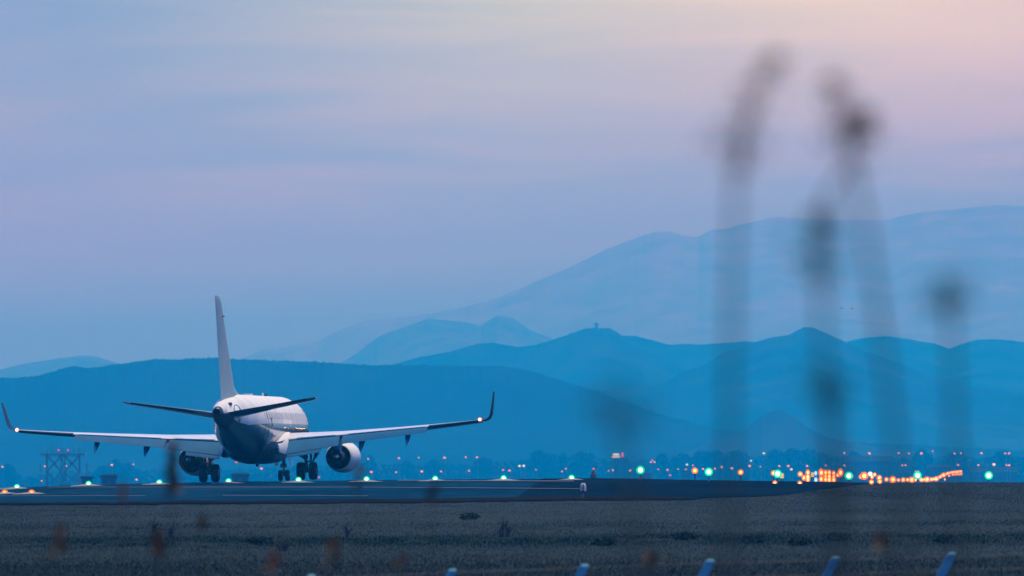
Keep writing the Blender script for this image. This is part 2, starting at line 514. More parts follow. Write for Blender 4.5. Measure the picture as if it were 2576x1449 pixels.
ridge('hills', [(-900, 900), (-300, 930), (0, 950), (40, 952), (110, 944), (150, 930), (185, 922), (215, 926), (240, 925), (330, 912), (400, 904), (440, 906), (480, 903), (530, 900),
                (600, 905), (700, 908), (800, 911), (870, 916), (930, 920), (1000, 919), (1100, 921), (1200, 922), (1260, 922), (1330, 933), (1400, 955),
                (1450, 970), (1500, 985), (1560, 1008), (1650, 1040), (1800, 1080), (2000, 1105), (2576, 1135), (3400, 1130)], 7800., 800, 600, M_FOREST, rough=1.4, seed=53, knob=5.5, step=2.)
ridge('hills', [(1500, 1200), (1700, 1150), (1800, 1105), (1870, 1085), (1915, 1045), (1940, 1035), (1970, 1035), (2000, 1050), (2030, 1075), (2080, 1100), (2200, 1125), (2400, 1150), (2700, 1180)],
      7000., 300, 300, M_FOREST3, rough=1.0, seed=59, knob=1.)

# ------------------------------------------------------------------ aircraft
AIR = empty('passenger_jet', (0, 0, 0), 'white twin engine passenger jet seen from behind rolling along the runway', 'aeroplane')
AIR.location = (float((650 - W_PX / 2) / FOC * D0), D0, 0.0)
AIR.rotation_euler = (0, R(-1.25), R(-5.65))
S0 = 14.7                                              # station of the main gear from the nose


def P(s, y, z):
    return Vector((y, S0 - s, z))


def ring(s, zt, zb, hw, n=40, e=1.0):
    zc = (zt + zb) / 2; hh = (zt - zb) / 2
    out = []
    for k in range(n):
        a = 2 * math.pi * k / n
        out.append(P(s, hw * math.cos(a), zc + hh * math.sin(a)))
    return out


SEC = [(0, 2.45, 2.30, .08), (.15, 2.65, 2.08, .3), (.5, 2.95, 1.80, .6), (1.2, 3.40, 1.50, .95), (2.0, 3.85, 1.33, 1.2), (2.8, 4.18, 1.25, 1.36), (4, 4.45, 1.2, 1.47), (5.5, 4.54, 1.19, 1.505),
       (9, 4.54, 1.19, 1.505), (13, 4.54, 1.19, 1.505), (17, 4.54, 1.19, 1.505), (19.6, 4.54, 1.20, 1.50), (20.8, 4.54, 1.27, 1.47), (22, 4.54, 1.44, 1.38), (23.2, 4.535, 1.67, 1.26), (24.5, 4.52, 1.93, 1.09),
       (26, 4.47, 2.24, .89), (27.5, 4.39, 2.56, .70), (28.7, 4.29, 2.80, .56), (29.7, 4.16, 2.99, .45), (30.5, 4.02, 3.12, .37), (31.1, 3.88, 3.22, .30)]


def sec_at(s):
    xs = [q[0] for q in SEC]
    return [float(np.interp(s, xs, [q[i] for q in SEC])) for i in (1, 2, 3)]


def skin(s, z, side, off=0.):
    zt, zb, hw = sec_at(s)
    zc, hh = (zt + zb) / 2, (zt - zb) / 2
    q = max(-1, min(1, (z - zc) / hh))
    y = hw * math.sqrt(max(0, 1 - q * q))
    n = Vector((y / hw ** 2 if hw else 0, 0, (z - zc) / hh ** 2)).normalized()
    return P(s, side * y, z) + Vector((side * n.x, 0, n.z)) * off


fine = sorted(set([q[0] for q in SEC] + list(np.arange(1., 31.1, .25))))
mb = MB(); mb.rings([ring(s_, *sec_at(s_), n=72) for s_ in fine])
fus = mb.build('fuselage', None, AIR)
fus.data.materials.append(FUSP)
# tail cone with the exhaust of the small turbine
mb = MB()
mb.rings([[P(s, r * math.cos(2 * math.pi * k / 24), z + r * 1.05 * math.sin(2 * math.pi * k / 24)) for k in range(24)]
          for s, z, r in [(31.0, 3.55, .30), (31.35, 3.55, .26), (31.68, 3.55, .205), (31.68, 3.55, .175), (31.2, 3.55, .165)]], cap=False)
mb.build('exhaust_pipe', DARKMETAL, AIR)
MB().rings([[P(s, r * math.cos(2 * math.pi * k / 20), 3.55 + r * math.sin(2 * math.pi * k / 20)) for k in range(20)] for s, r in [(31.3, .17), (31.2, .17)]]).build('exhaust_mouth', BLACK, AIR)
# darker lower shell under the tail cone
mb = MB(); rg = []
for s in np.linspace(28.6, 31.15, 8):
    zt, zb, hw = sec_at(s); zc, hh = (zt + zb) / 2, (zt - zb) / 2
    rg.append([P(s, (hw + .012) * math.cos(a), zc + (hh + .012) * math.sin(a)) for a in np.linspace(R(188), R(352), 22)])
mb.rings(rg, cap=False, close=False); mb.build('tail_skid_shell', DARKP, AIR)
# belly fairing
mb = MB(); rg = []
for s, zb, hw, zt in [(8.9, 1.35, .9, 2.0), (9.8, 1.08, 1.35, 2.1), (11, .93, 1.62, 2.2), (13, .89, 1.70, 2.2), (15.5, .89, 1.70, 2.2), (17, .93, 1.62, 2.1), (18.4, 1.05, 1.35, 2.0), (19.6, 1.28, .85, 1.9)]:
    rg.append([P(s, hw * math.copysign(abs(math.cos(a)) ** .8, math.cos(a)), zt + (zt - zb) * math.sin(a)) for a in np.linspace(R(180), R(360), 24)])
mb.rings(rg, cap=True, close=False); mb.build('belly_fairing', BELLY, AIR)
# wing root fillets: light coloured hump where the wing joins the body
for sd in (-1, 1):
    mb = MB(); rg = []
    for s, w, top in [(10.3, .04, 2.05), (11.2, .22, 2.35), (13, .36, 2.62), (14.6, .40, 2.58), (15.8, .34, 2.42), (16.8, .22, 2.25), (17.8, .04, 2.0)]:
        base = sec_at(s)[2]
        rg.append([P(s, sd * (base - .15 + (w + .15) * math.cos(a)), 1.62 + (top - 1.62) * math.sin(a)) for a in np.linspace(R(-20), R(95), 12)])
    mb.rings(rg, cap=True, close=False); mb.build('wing_root_fillet', WHITE, AIR)

# ---- lifting surfaces
def airfoil(t, n=14, cut0=0., cut1=1., camber=.02):
    """closed loop of (x/c, z/c) from cut0 to cut1"""
    xs = [cut0 + (cut1 - cut0) * (1 - math.cos(math.pi * i / n)) / 2 for i in range(n + 1)]
    th = lambda x: 5 * t * (.2969 * math.sqrt(max(x, 0)) - .126 * x - .3516 * x * x + .2843 * x ** 3 - .1030 * x ** 4)
    cm = lambda x: 4 * camber * x * (1 - x)
    up = [(x, cm(x) + th(x)) for x in xs]; lo = [(x, cm(x) - th(x)) for x in reversed(xs)]
    if cut0 == 0: lo = lo[:-1]
    return up + lo


WING = [(1.1, 10.9, 5.55, .135, 2.2), (4.6, 12.75, 3.75, .118, 1.6), (12.4, 16.9, 1.62, .105, -.4)]     # y, leading edge, chord, thickness, incidence


def wing_at(y):
    ys = [w[0] for w in WING]
    le, c, t, inc = [float(np.interp(y, ys, [w[i] for w in WING])) for i in (1, 2, 3, 4)]
    zte = 1.97 + (y - 1.3) * .078 + max(0, y - 8) ** 2 * .003
    return le, c, t, inc, zte


def wing_pt(sd, y, xc, zc_):
    le, c, t, inc, zte = wing_at(y)
    a = R(inc)
    # hinge of the incidence is the rear spar, 0.8 chord
    dx = (xc - .8) * c; dz = zc_ * c
    return P(le + .8 * c + dx * math.cos(a) + dz * math.sin(a), sd * y, zte - dx * math.sin(a) + dz * math.cos(a))


def wing_piece(sd, ys, c0, c1, n=14):
    rg = []
    for y in ys:
        t = wing_at(y)[2]
        rg.append([wing_pt(sd, y, x, z) for x, z in airfoil(t, n, c0, c1)])
    return rg


for sd in (-1, 1):
    mb = MB()
    mb.rings(wing_piece(sd, [1.1, 2, 3, 4.6, 6, 7.5, 9.45], 0, .80))
    mb.rings(wing_piece(sd, [9.451, 10.5, 11.4, 12.4], 0, .76))
    wing = mb.build('wing', WINGTOP, AIR)
    # spoiler panels lie on the top skin ahead of the flaps
    for (y0, y1) in ((2.2, 4.3), (5.0, 7.0), (7.05, 9.2)):
        rg = []
        for y in (y0, y1):
            t = wing_at(y)[2]; af = airfoil(t, 24, 0, 1)
            top = sorted(af[:25]); tz = lambda x: float(np.interp(x, [q[0] for q in top], [q[1] for q in top]))
            rg.append([wing_pt(sd, y, .66, tz(.66) + .004), wing_pt(sd, y, .805, tz(.805) + .004), wing_pt(sd, y, .805, tz(.805)), wing_pt(sd, y, .66, tz(.66))])
        MB().rings(rg, smooth=False).build('spoiler', WINGTOP, wing)
    # flaps, lowered
    for (y0, y1, defl, slot) in ((1.75, 4.55, 24, True), (4.72, 9.4, 21, False)):
        mb = MB(); rg = []
        for y in np.linspace(y0, y1, 5):
            le, c, t, inc, zte = wing_at(y)
            a = R(inc + defl); fc = .30 * c
            hinge = wing_pt(sd, y, .775, .012)
            rg.append([hinge + Vector((0, -(x * fc) * math.cos(a), -(x * fc) * math.sin(a))) + Vector((0, -math.sin(a), math.cos(a))) * z * fc for x, z in airfoil(.15, 10, 0, 1, .03)])
        mb.rings(rg); flap = mb.build('flap', FLAPM, AIR)
        rg = []
        for y in np.linspace(y0 + .04, y0 + (y1 - y0) * (.68 if slot else .97), 6):      # dark slot across the flap
            le, c, t, inc, zte = wing_at(y); a = R(inc + defl); fc = .30 * c
            h0 = wing_pt(sd, y, .775, .012); nn = Vector((0, -math.sin(a), math.cos(a))); dd = Vector((0, -math.cos(a), -math.sin(a)))
            x0 = .42 if slot else .30
            rg.append([h0 + dd * (x0 * fc) + nn * (.085 * fc), h0 + dd * (x0 * fc + .05) + nn * (.083 * fc), h0 + dd * (x0 * fc + .05) + nn * (.04 * fc), h0 + dd * (x0 * fc) + nn * (.04 * fc)])
        MB().rings(rg, smooth=False).build('flap_slot', BLACK, flap)
        if slot:                                        # rear vane of the double slotted inboard flap
            rg = []
            for y in np.linspace(y0 + .05, y0 + (y1 - y0) * .66, 4):
                le, c, t, inc, zte = wing_at(y); a = R(inc + defl); b = R(inc + defl + 12); fc = .30 * c
                o = wing_pt(sd, y, .775, .012) + Vector((0, -fc * .93 * math.cos(a), -fc * .93 * math.sin(a) - .035))
                rg.append([o + Vector((0, -(x * .35) * math.cos(b), -(x * .35) * math.sin(b))) + Vector((0, -math.sin(b), math.cos(b))) * z * .35 for x, z in airfoil(.16, 8)])
            MB().rings(rg).build('flap_vane', FLAPM, flap)
        # dark seal strip in the gap between wing and flap
        rg = []
        for y in (y0 - .1, y1 + .06):
            b0 = wing_pt(sd, y, .801, .030); b1 = wing_pt(sd, y, .801, -.012)
            rg.append([b0, b1, b1 + Vector((0, -.02, 0)), b0 + Vector((0, -.02, 0))])
        MB().rings(rg, smooth=False).build('flap_seal', BLACK, wing)
    # aileron, trailing edge a little up so the dark underside shows
    rg = []
    for y in np.linspace(9.5, 12.35, 5):
        le, c, t, inc, zte = wing_at(y); a = R(inc - 5); fc = .26 * c
        hinge = wing_pt(sd, y, .765, .012)
        rg.append([hinge + Vector((0, -(x * fc) * math.cos(a), -(x * fc) * math.sin(a))) + Vector((0, -math.sin(a), math.cos(a))) * z * fc for x, z in airfoil(.30, 10, 0, 1, 0)])
    MB().rings(rg).build('aileron', DARKP, AIR)
    # winglet: blends up and out from the tip
    rg = []
    le0, c0, t0, inc0, z0 = wing_at(12.4)
    path = [(12.4, 0, 0, 1.0, 5), (12.60, .03, .10, .97, 22), (12.76, .13, .25, .9, 48), (12.86, .32, .45, .80, 68), (12.95, .72, .78, .66, 76), (13.03, 1.17, 1.15, .52, 77), (13.10, 1.5, 1.45, .34, 78)]
    for (y, dz, dle, sc, cant) in path:
        le = le0 + dle; ch = c0 * sc; ca = R(cant)
        nv = Vector((-sd * math.sin(ca), 0, math.cos(ca)))
        rg.append([P(le + x * ch, sd * y, z0 + dz + .04) + nv * z * ch for x, z in airfoil(.085, 12)])
    MB().rings(rg).build('winglet', DARKP if True else WHITE, AIR)
    # tip lamps
    tip = wing_pt(sd, 12.32, 1.02, .02)
    lp = MB().sphere(tip + Vector((0, -.10, .06)), .11).build('wingtip_light', E_STROBEH, AIR)
    MB().sphere(tip + Vector((0, -.19, .06)), .065).build('bulb', E_STROBE, lp)
    # flap track fairings, tails drooped with the flaps
    for y, ln, r in ((3.35, 1.9, .20), (5.75, 1.9, .20), (8.3, 1.6, .175)):
        le, c, t, inc, zte = wing_at(y)
        b = wing_pt(sd, y, .62, -.05); k = wing_pt(sd, y, .86, -.07); dr = R(38)
        pts = [b + Vector((0, .35, .05)), b + Vector((0, 0, -.04)), b.lerp(k, .6) + Vector((0, 0, -.12)), k + Vector((0, 0, -.16)),
               k + Vector((0, -.55, -.46)), k + Vector((0, -.82, -.66))]
        mb = MB(); rg = []
        for q, rr in zip(pts, (.02, .6 * r, r, r, .55 * r, .02)):
            rg.append([q + Vector((rr * .75 * math.cos(a), 0, rr * 1.35 * math.sin(a))) for a in np.linspace(0, 2 * math.pi, 13)[:-1]])
        mb.rings(rg); mb.build('flap_track_fairing', FLAPM, AIR)

# ---- fin
mb = MB(); rg = []
for z, le, te, t in [(4.0, 24.4, 29.55, .105), (5.2, 25.45, 29.98, .10), (6.5, 26.62, 30.38, .098), (8, 27.95, 30.85, .095), (9.25, 29.05, 31.2, .09), (9.5, 29.3, 31.27, .085), (9.6, 29.75, 31.28, .05)]:
    ch = te - le
    rg.append([P(le + x * ch, q * ch, z) for x, q in airfoil(t, 14, 0, 1, 0)])
mb.rings(rg); fin = mb.build('fin', FINP, AIR)
rg = []
for s, h, w in [(21.6, 4.50, .03), (22.8, 4.62, .14), (24.0, 4.83, .22), (25.0, 5.20, .26), (25.9, 5.85, .22)]:
    b = 4.35
    rg.append([P(s, w * .8, b), P(s, w * .45, b + (h - b) * .55), P(s, 0, h), P(s, -w * .45, b + (h - b) * .55), P(s, -w * .8, b)])
MB().rings(rg, close=True).build('dorsal_fillet', FINP, fin)
rg = []
for z in (4.75, 7.0, 9.1):
    le = float(np.interp(z, [4, 5.2, 6.5, 8, 9.5], [24.4, 25.45, 26.62, 27.95, 29.22])); te = float(np.interp(z, [4, 5.2, 6.5, 8, 9.5], [29.55, 29.98, 30.38, 30.85, 31.27])); ch = te - le
    rg.append([P(le + x * ch + .012, q * ch * 1.1, z) for x, q in airfoil(.1, 8, .70, 1., 0)])
MB().rings(rg).build('rudder', FINP, fin)
MB().box(.13, S0 - 29.35, 8.55, .22, .12, .05).build('antenna', BLACK, fin)
# ---- tailplane
for sd in (-1, 1):
    rg = []
    for y, le, ch, t in [(.25, 26.95, 3.35, .11), (2.4, 28.15, 2.35, .10), (4.75, 29.42, 1.42, .095), (4.98, 29.65, 1.20, .07), (5.03, 29.95, .8, .04)]:
        a = R(-2.6); z0 = 3.42 + y * .158
        rg.append([P(le + x * ch, sd * y, z0) + Vector((0, 0, -(x - .5) * ch * math.tan(a) + q * ch)) for x, q in airfoil(t, 14, 0, 1, -.012)])
    st = MB().rings(rg).build('tailplane', WINGTOP, AIR)
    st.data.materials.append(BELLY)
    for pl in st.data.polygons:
        if pl.normal.z < 0: pl.material_index = 1  # downward faces take the dark colour: underside shade painted in
    rg = []
    for y in (.75, 2.4, 4.6):
        le, ch = float(np.interp(y, [.25, 2.4, 4.75], [26.95, 28.15, 29.42])), float(np.interp(y, [.25, 2.4, 4.75], [3.35, 2.35, 1.42]))
        a = R(-2.6); z0 = 3.42 + y * .158
        pts = []
        for x, q in airfoil(.105, 8, .70, 1.02, -.012):
            pts.append(P(le + x * ch, sd * y, z0) + Vector((0, 0, -(x - .5) * ch * math.tan(a) + q * ch)))
        rg.append(pts)
    MB().rings(rg).build('elevator', DARKP, st)
    # smooth seal plate where the tailplane pivots
    mb = MB(); ringp = []
    for k in range(22):
        a = 2 * math.pi * k / 22
        ringp.append(skin(28.0 + .95 * math.cos(a), 3.45 + .52 * math.sin(a), sd, .012))
    cen = skin(28.0, 3.45, sd, .014)
    mb.add(ringp + [cen], [(k, (k + 1) % 22, 22) for k in range(22)], True); mb.build('pivot_plate', BELLY, AIR)
# air scoop on the tail
q = skin(29.2, 3.98, 1, .03)
MB().box(q.x, q.y, q.z, .14, .42, .16).build('air_scoop', DARKP, AIR)

# ---- engines
for sd in (-1, 1):
    ex, ez, es = sd * 3.97, 1.20, 8.0
    o = P(es, ex, ez)
    f = -1
    mb = MB()
    mb.lathe([(f * a, r) for a, r in [(.35, .60), (.05, .66), (0, .70), (.06, .75), (.4, .82), (1.1, .85), (2.0, .84), (2.9, .78), (3.75, .665), (3.75, .64), (3.2, .66), (2.6, .66)]], o, 'Y', 36)
    nac = mb.build('engine_nacelle', WHITE, AIR)
    MB().lathe([(f * a, r) for a, r in [(2.55, .66), (2.6, .66), (2.62, .42)]], o, 'Y', 30).build('bypass_duct', BLACK, nac)
    MB().lathe([(f * a, r) for a, r in [(3.70, .672), (3.80, .655), (3.80, .625), (3.55, .645)]], o, 'Y', 36).build('nozzle_lip', DARKMETAL, nac)
    MB().lathe([(f * a, r) for a, r in [(2.6, .50), (3.4, .47), (4.1, .38), (4.6, .31), (4.6, .29), (4.2, .29)]], o, 'Y', 30).build('core_cowl', DARKMETAL, nac)
    MB().lathe([(f * a, r) for a, r in [(4.2, .29), (4.25, .20), (4.7, .17), (5.0, .08), (5.12, .004)]], o, 'Y', 20).build('exhaust_cone', METAL, nac)
    MB().lathe([(f * a, r) for a, r in [(.35, .60), (.34, .2), (.1, .02)]], o, 'Y', 24).build('fan', DARKMETAL, nac)
    rg = []
    for s, zb, zt, w in [(es + .5, 1.95, 2.02, .05), (es + 1.6, 1.85, 2.20, .20), (es + 3.2, 1.72, 2.25, .22), (es + 4.3, 1.46, 2.12, .20), (es + 5.6, 1.62, 2.10, .14), (es + 6.6, 1.86, 2.05, .05)]:
        rg.append([P(s, ex + w, zb), P(s, ex + w, zt), P(s, ex - w, zt), P(s, ex - w, zb)])
    MB().rings(rg, smooth=False).build('pylon', FLAPM, AIR)
    a = R(62) if sd > 0 else R(118)
    MB().box(ex + .92 * math.cos(a), S0 - es - 1.4, ez + .92 * math.sin(a), .05, .9, .2).build('nacelle_strake', WHITE, nac)

# ---- landing gear
def wheel(parent, x, y, r, w, hub=.45):
    mb = MB()
    mb.lathe([(-w / 2, r * .62), (-w / 2, r * .86), (-w * .38, r * .97), (-w * .12, r), (w * .12, r), (w * .38, r * .97), (w / 2, r * .86), (w / 2, r * .62)], (x, y, r), 'X', 28)
    tw = mb.build('wheel', TYRE, parent)
    MB().lathe([(-w * .46, .01), (-w * .47, r * .3), (-w * .40, r * .63), (w * .40, r * .63), (w * .47, r * .3), (w * .46, .01)], (x, y, r), 'X', 20).build('rim', GEARM, tw)
    return tw


for sd in (-1, 1):
    g = MB()
    x0 = sd * 2.62; lean = sd * -.06
    g.tube([(x0 + lean * 2, 0, 1.95), (x0 + lean, 0, 1.15)], [.135, .13], 14)
    g.tube([(x0 + lean, 0, 1.2), (x0, 0, .46)], [.085, .085], 12)
    g.tube([(x0 - .33, 0, .46), (x0 + .33, 0, .46)], .075, 10)
    gear = g.build('main_gear', GEARM, AIR)
    MB().tube([(x0 - sd * .02, 0, 1.08), (x0 - sd * .55, .05, 1.45), (x0 - sd * 1.05, .1, 1.78)], [.06, .065, .07], 8).build('side_brace', GEARM, gear)
    MB().tube([(x0 - sd * .42, .05, 1.36), (x0 - sd * .40, .05, 1.80)], .04, 8).tube([(x0 - sd * .95, .05, 1.70), (x0 - sd * .35, .05, 1.78)], .035, 8).build('lock_link', GEARM, gear)
    MB().tube([(x0 + lean, -.12, 1.0), (x0, -.36, .76)], .045, 8).tube([(x0, -.36, .76), (x0, -.10, .50)], .045, 8).build('torque_link', GEARM, gear)
    MB().box(x0 + sd * .22, .05, 1.45, .035, .75, .80).build('gear_door', FLAPM, gear)
    MB().tube([(x0 + sd * .05, -.05, .98), (x0 + sd * .36, -.12, 1.0), (x0 + sd * .50, -.15, 1.35), (x0 + sd * .72, -.2, 1.52)], [.045, .05, .085, .05], 8).build('retraction_arm', GEARM, gear)
    for wx in (-.325, .325): wheel(gear, x0 + wx, 0, .475, .40)
g = MB(); yn = S0 - 3.3
g.tube([(0, yn, 1.35), (0, yn, .75)], [.10, .09], 12); g.tube([(0, yn, .8), (0, yn, .29)], [.06, .06], 10); g.tube([(-.2, yn, .29), (.2, yn, .29)], .05, 8)
ng = g.build('nose_gear', GEARM, AIR)
for wx in (-.19, .19): wheel(ng, wx, yn, .29, .22)
for sd in (-1, 1):
    MB().box(sd * .40, yn + .1, 1.02, .03, 1.1, .42, m=Matrix.Rotation(sd * R(-8), 3, 'Y')).build('gear_door', WHITE, ng)
MB().box(0, yn - .12, .82, .34, .16, .20).build('steering_unit', GEARM, ng)
MB().tube([(0, yn - .1, .8), (0, yn - .8, 1.28)], .045, 8).build('drag_brace', GEARM, ng)

# ---- cabin windows, doors and small fittings
for i in range(22):
    s = 5.3 + i * .765
    if 12.2 < s < 12.6: continue
    for sd in (1, -1):
        if sd < 0 and i % 1 == 0 and i > 21: continue
        mb = MB(); ringp = []
        for k in range(12):
            a = 2 * math.pi * k / 12
            ds = .15 * math.copysign(abs(math.cos(a)) ** .6, math.cos(a)); dz = .20 * math.copysign(abs(math.sin(a)) ** .6, math.sin(a))
            ringp.append(skin(s + ds, 3.42 + dz, sd, .006))
        mb.add(ringp + [skin(s, 3.42, sd, .007)], [(k, (k + 1) % 12, 12) for k in range(12)], True)
        mb.build('cabin_window', GLASS if i < 8 else SHADE, AIR)
for sd in (1, -1):
    for sdoor, hgt in ((4.35, 1.7), (21.6, 1.5)):
        mb = MB()
        outline = [(-.36, -hgt / 2), (.36, -hgt / 2), (.36, hgt / 2), (-.36, hgt / 2)]
        zc = 2.95
        for k in range(4):
            a, b = outline[k], outline[(k + 1) % 4]
            for j in range(6):
                p0 = (a[0] + (b[0] - a[0]) * j / 6, a[1] + (b[1] - a[1]) * j / 6); p1 = (a[0] + (b[0] - a[0]) * (j + 1) / 6, a[1] + (b[1] - a[1]) * (j + 1) / 6)
                mb.tube([skin(sdoor + p0[0], zc + p0[1], sd, .004), skin(sdoor + p1[0], zc + p1[1], sd, .004)], .012, 5)
        mb.build('cabin_door', BELLY, AIR)
# small painted figure 2 beside the rear door
mb = MB(); pts = [(.10, .22), (.06, .27), (-.05, .27), (-.09, .20), (-.07, .10), (.10, -.16), (-.10, -.16)]
for a, b in zip(pts, pts[1:]):
    mb.tube([skin(20.3 - a[0] * 1.0, 3.02 + a[1], 1, .006), skin(20.3 - b[0] * 1.0, 3.02 + b[1], 1, .006)], .022, 5)
mb.build('door_number', BLACK, AIR)
MB().box(0, S0 - 18.3, 4.565, .34, 1.1, .10).build('antenna_fairing', WHITE, AIR)
MB().lathe([(0, .10), (.06, .10), (.12, .05), (.13, .005)], P(10.5, 0, 4.53), 'Z', 12).build('beacon', DARKP, AIR)
MB().box(.0, S0 - 12, 4.60, .03, .4, .22).build('antenna', WHITE, AIR)
MB().box(.0, S0 - 19.0, 1.12, .03, .45, .30).build('antenna', DARKP, AIR)
MB().lathe([(0, .08), (-.08, .08), (-.14, .03)], P(15, 0, .9), 'Z', 12).build('beacon', REDP, AIR)

# ------------------------------------------------------------------ lamps on the airfield
ORD = ['first', 'second', 'third', 'fourth', 'fifth', 'sixth', 'seventh', 'eighth', 'ninth', 'tenth', 'eleventh', 'twelfth', 'thirteenth', 'fourteenth', 'fifteenth',
       'sixteenth', 'seventeenth', 'eighteenth', 'nineteenth', 'twentieth']
_cache = {}


def shared(name, key, make, mat, parent, loc=(0, 0, 0), scale=None):
    k = (name, key)
    if k not in _cache: _cache[k] = make().mesh(name, mat)
    o = bpy.data.objects.new(name, _cache[k]); C.objects.link(o); o.parent = parent; o.location = loc
    if scale: o.scale = scale
    return o


def field_light(u, v, d, label, group, colour='green', size=1., disc=True, name='runway_light'):
    """a lamp on a stem: lit lens at row v, foot on the ground"""
    p = at(u, v, d); gz = ground_z(p.x, p.y)
    h = max(p.z - gz, .06)
    r = empty(name, (p.x, p.y, gz), label, 'light', group)
    lens, bulb = {'green': (E_GREEN, E_GBULB), 'orange': (E_ORANGE, E_OBULB), 'white': (E_TOWNW, E_TOWNW), 'blue': (E_BLUE, E_TOWNW)}[colour]
    q = .165 * size
    stem = shared('stem', 'u', lambda: MB().lathe([(0, .06), (.05, .045), (.9, .04), (1., .06)], n=10, cap=True), STEEL, r, scale=(size ** .5, size ** .5, max(h - q * .8, .03)))
    le = shared('lens', colour, lambda: MB().sphere((0, 0, 0), 1, 14, 10, (1, .8, 1)), lens, r, (0, 0, h), (q, q, q))
    shared('bulb', colour, lambda: MB().sphere((0, 0, 0), 1, 12, 8), bulb, le, (0, -.62, .0), (.52, .4, .52))
    shared('hood', 'u', lambda: MB().lathe([(-.5, .9), (.2, 1.04), (.25, .5)], n=14, cap=True), STEEL, r, (0, q * .5, h), (q * .8, q * .5, q * .8))
    if disc:
        shared('pad', 'u', lambda: MB().lathe([(-.05, .95), (.005, .9), (.03, .55), (.075, .22), (.08, .01)], n=28), PALEGREY, r, (0, 0, .025))  # pale raised disc round the lamp foot
    return r


GRN = [(43, 1225.5), (223, 1217.5), (401, 1214), (575, 1211), (751, 1207.5), (922, 1205.5), (1095, 1204.5), (1267, 1203), (1438, 1202)]
where = ['at the left edge of the pavement', 'below the lattice tower', 'left of the left main wheels', 'between the left main wheels and the nose wheels', 'in front of the right main wheels',
         'just right of the right engine', 'below the outer right wing', 'below and right of the raised winglet', 'above the red and white marker']
for (u, v), w in zip(GRN, where):
    field_light(u, v, 538, 'green ground light on a pale pad ' + w, 'green lights across the runway end')
GRE = [(1611, 1182.5), (1783, 1187), (1956, 1192), (2135, 1197), (2308, 1196), (2487, 1196)]
where = ['tallest green light on a dark stem over the pavement, right of the marker', 'green light on a stem between two orange lights', 'large green light touching an orange light beside a yellow sign',
         'green light at the right end of the cluster of stacked lamps', 'green light on a stem rising above the chain of orange lamps', 'lone green light on a stem at the far right edge of the field']
for (u, v), w in zip(GRE, where):
    field_light(u, v, 538, w, 'green lights across the runway end', size=1.35, disc=False)
for (u, v), w in zip([(12, 1242), (80, 1242)], ['orange ground light on a pad at the left border of the view', 'orange ground light on a pad just right of its twin at far left']):
    d = dist_of_row(u, v + 1.5)
    field_light(u, v, d, w, 'orange ground lights', 'orange', 1.0)
ORR = [(1748, 1184.), (1863, 1188.), (1946, 1190.), (2013, 1192.5), (2068, 1193.), (2108, 1195.), (2140, 1198.), (2166, 1199.5), (2193, 1199.5)]
ORL = ['nearest orange light on a stem, right of the small town signal', 'orange light on a dark stem midway between two green lights', 'orange light overlapping a large green light',
       'orange light on a stem right of the yellow sign', 'orange light at the left of the stacked lamps', 'orange light at the right of the stacked lamps', 'orange light hidden beside the green light right of the stacked lamps',
       'orange light left of the small teal lamp', 'orange light just under the small teal lamp']
for i, ((u, v), l) in enumerate(zip(ORR, ORL)):
    d = 545 * (1 + .22 * i)
    field_light(u, v, d, l, 'orange runway edge lights', 'orange', 1.0 + .12 * i, disc=False)
# low lamps whose glow sits on the pavement
for (u, v), l in zip([(1949, 1215), (2012, 1217), (2192, 1212.5), (2213, 1211)],
                     ['small orange lamp low on the dark pavement under the large green light', 'small orange lamp low on the pavement under the yellow sign',
                      'orange lamp at the grass crest where the chain of lamps begins', 'orange lamp at the grass crest, second of the chain']):
    field_light(u, v, 530, l, 'low orange lamps at the grass crest', 'orange', .75, disc=False)
# the receding chain of orange lamps; the land dips and climbs again at the far end
CH = [(2174, 1197), (2200, 1194), (2212, 1202), (2230, 1206), (2246, 1206.5), (2260, 1207.5), (2272, 1207), (2283, 1207), (2293, 1207), (2303, 1207.5), (2318, 1207), (2325, 1206.5), (2332, 1206), (2337, 1206), (2343, 1206),
      (2349, 1205.5), (2355, 1204.5), (2360, 1202), (2365, 1199.5), (2369, 1197), (2374, 1195), (2379, 1193), (2384, 1191), (2389, 1189.5), (2395, 1188), (2401, 1187.3), (2407, 1187), (2412, 1186.5), (2417, 1186)]
for i, (u, v) in enumerate(CH):
    d = 1000 + 34 * i
    a = 'falling' if i < 4 else 'level' if i < 13 else 'dense dipping' if i < 17 else 'climbing' if i < 24 else 'flat top'
    base = [0, 4, 13, 17, 24]; k = i - max(b for b in base if b <= i)
    field_light(u, v, d, f'orange lamp, {ORD[k]} from the left in the {a} stretch of the glowing chain', 'chain of orange approach lamps', 'orange', [2.3, 1.2, 1.7, 1.4][i % 4] if i < 24 else 1.5, disc=False, name='approach_light')
for i, (u, v) in enumerate([(2388, 1197), (2396, 1194.3), (2402, 1193.4), (2408, 1193), (2413, 1193), (2418, 1192.6), (2377, 1206)]):
    field_light(u, v, 1900 + 20 * i, f'orange lamp, {ORD[i]} of the short lower branch under the end of the glowing chain' if i < 6 else 'dim orange lamp alone below the fork of the glowing chain', 'chain of orange approach lamps', 'orange', 1.4, disc=False, name='approach_light')
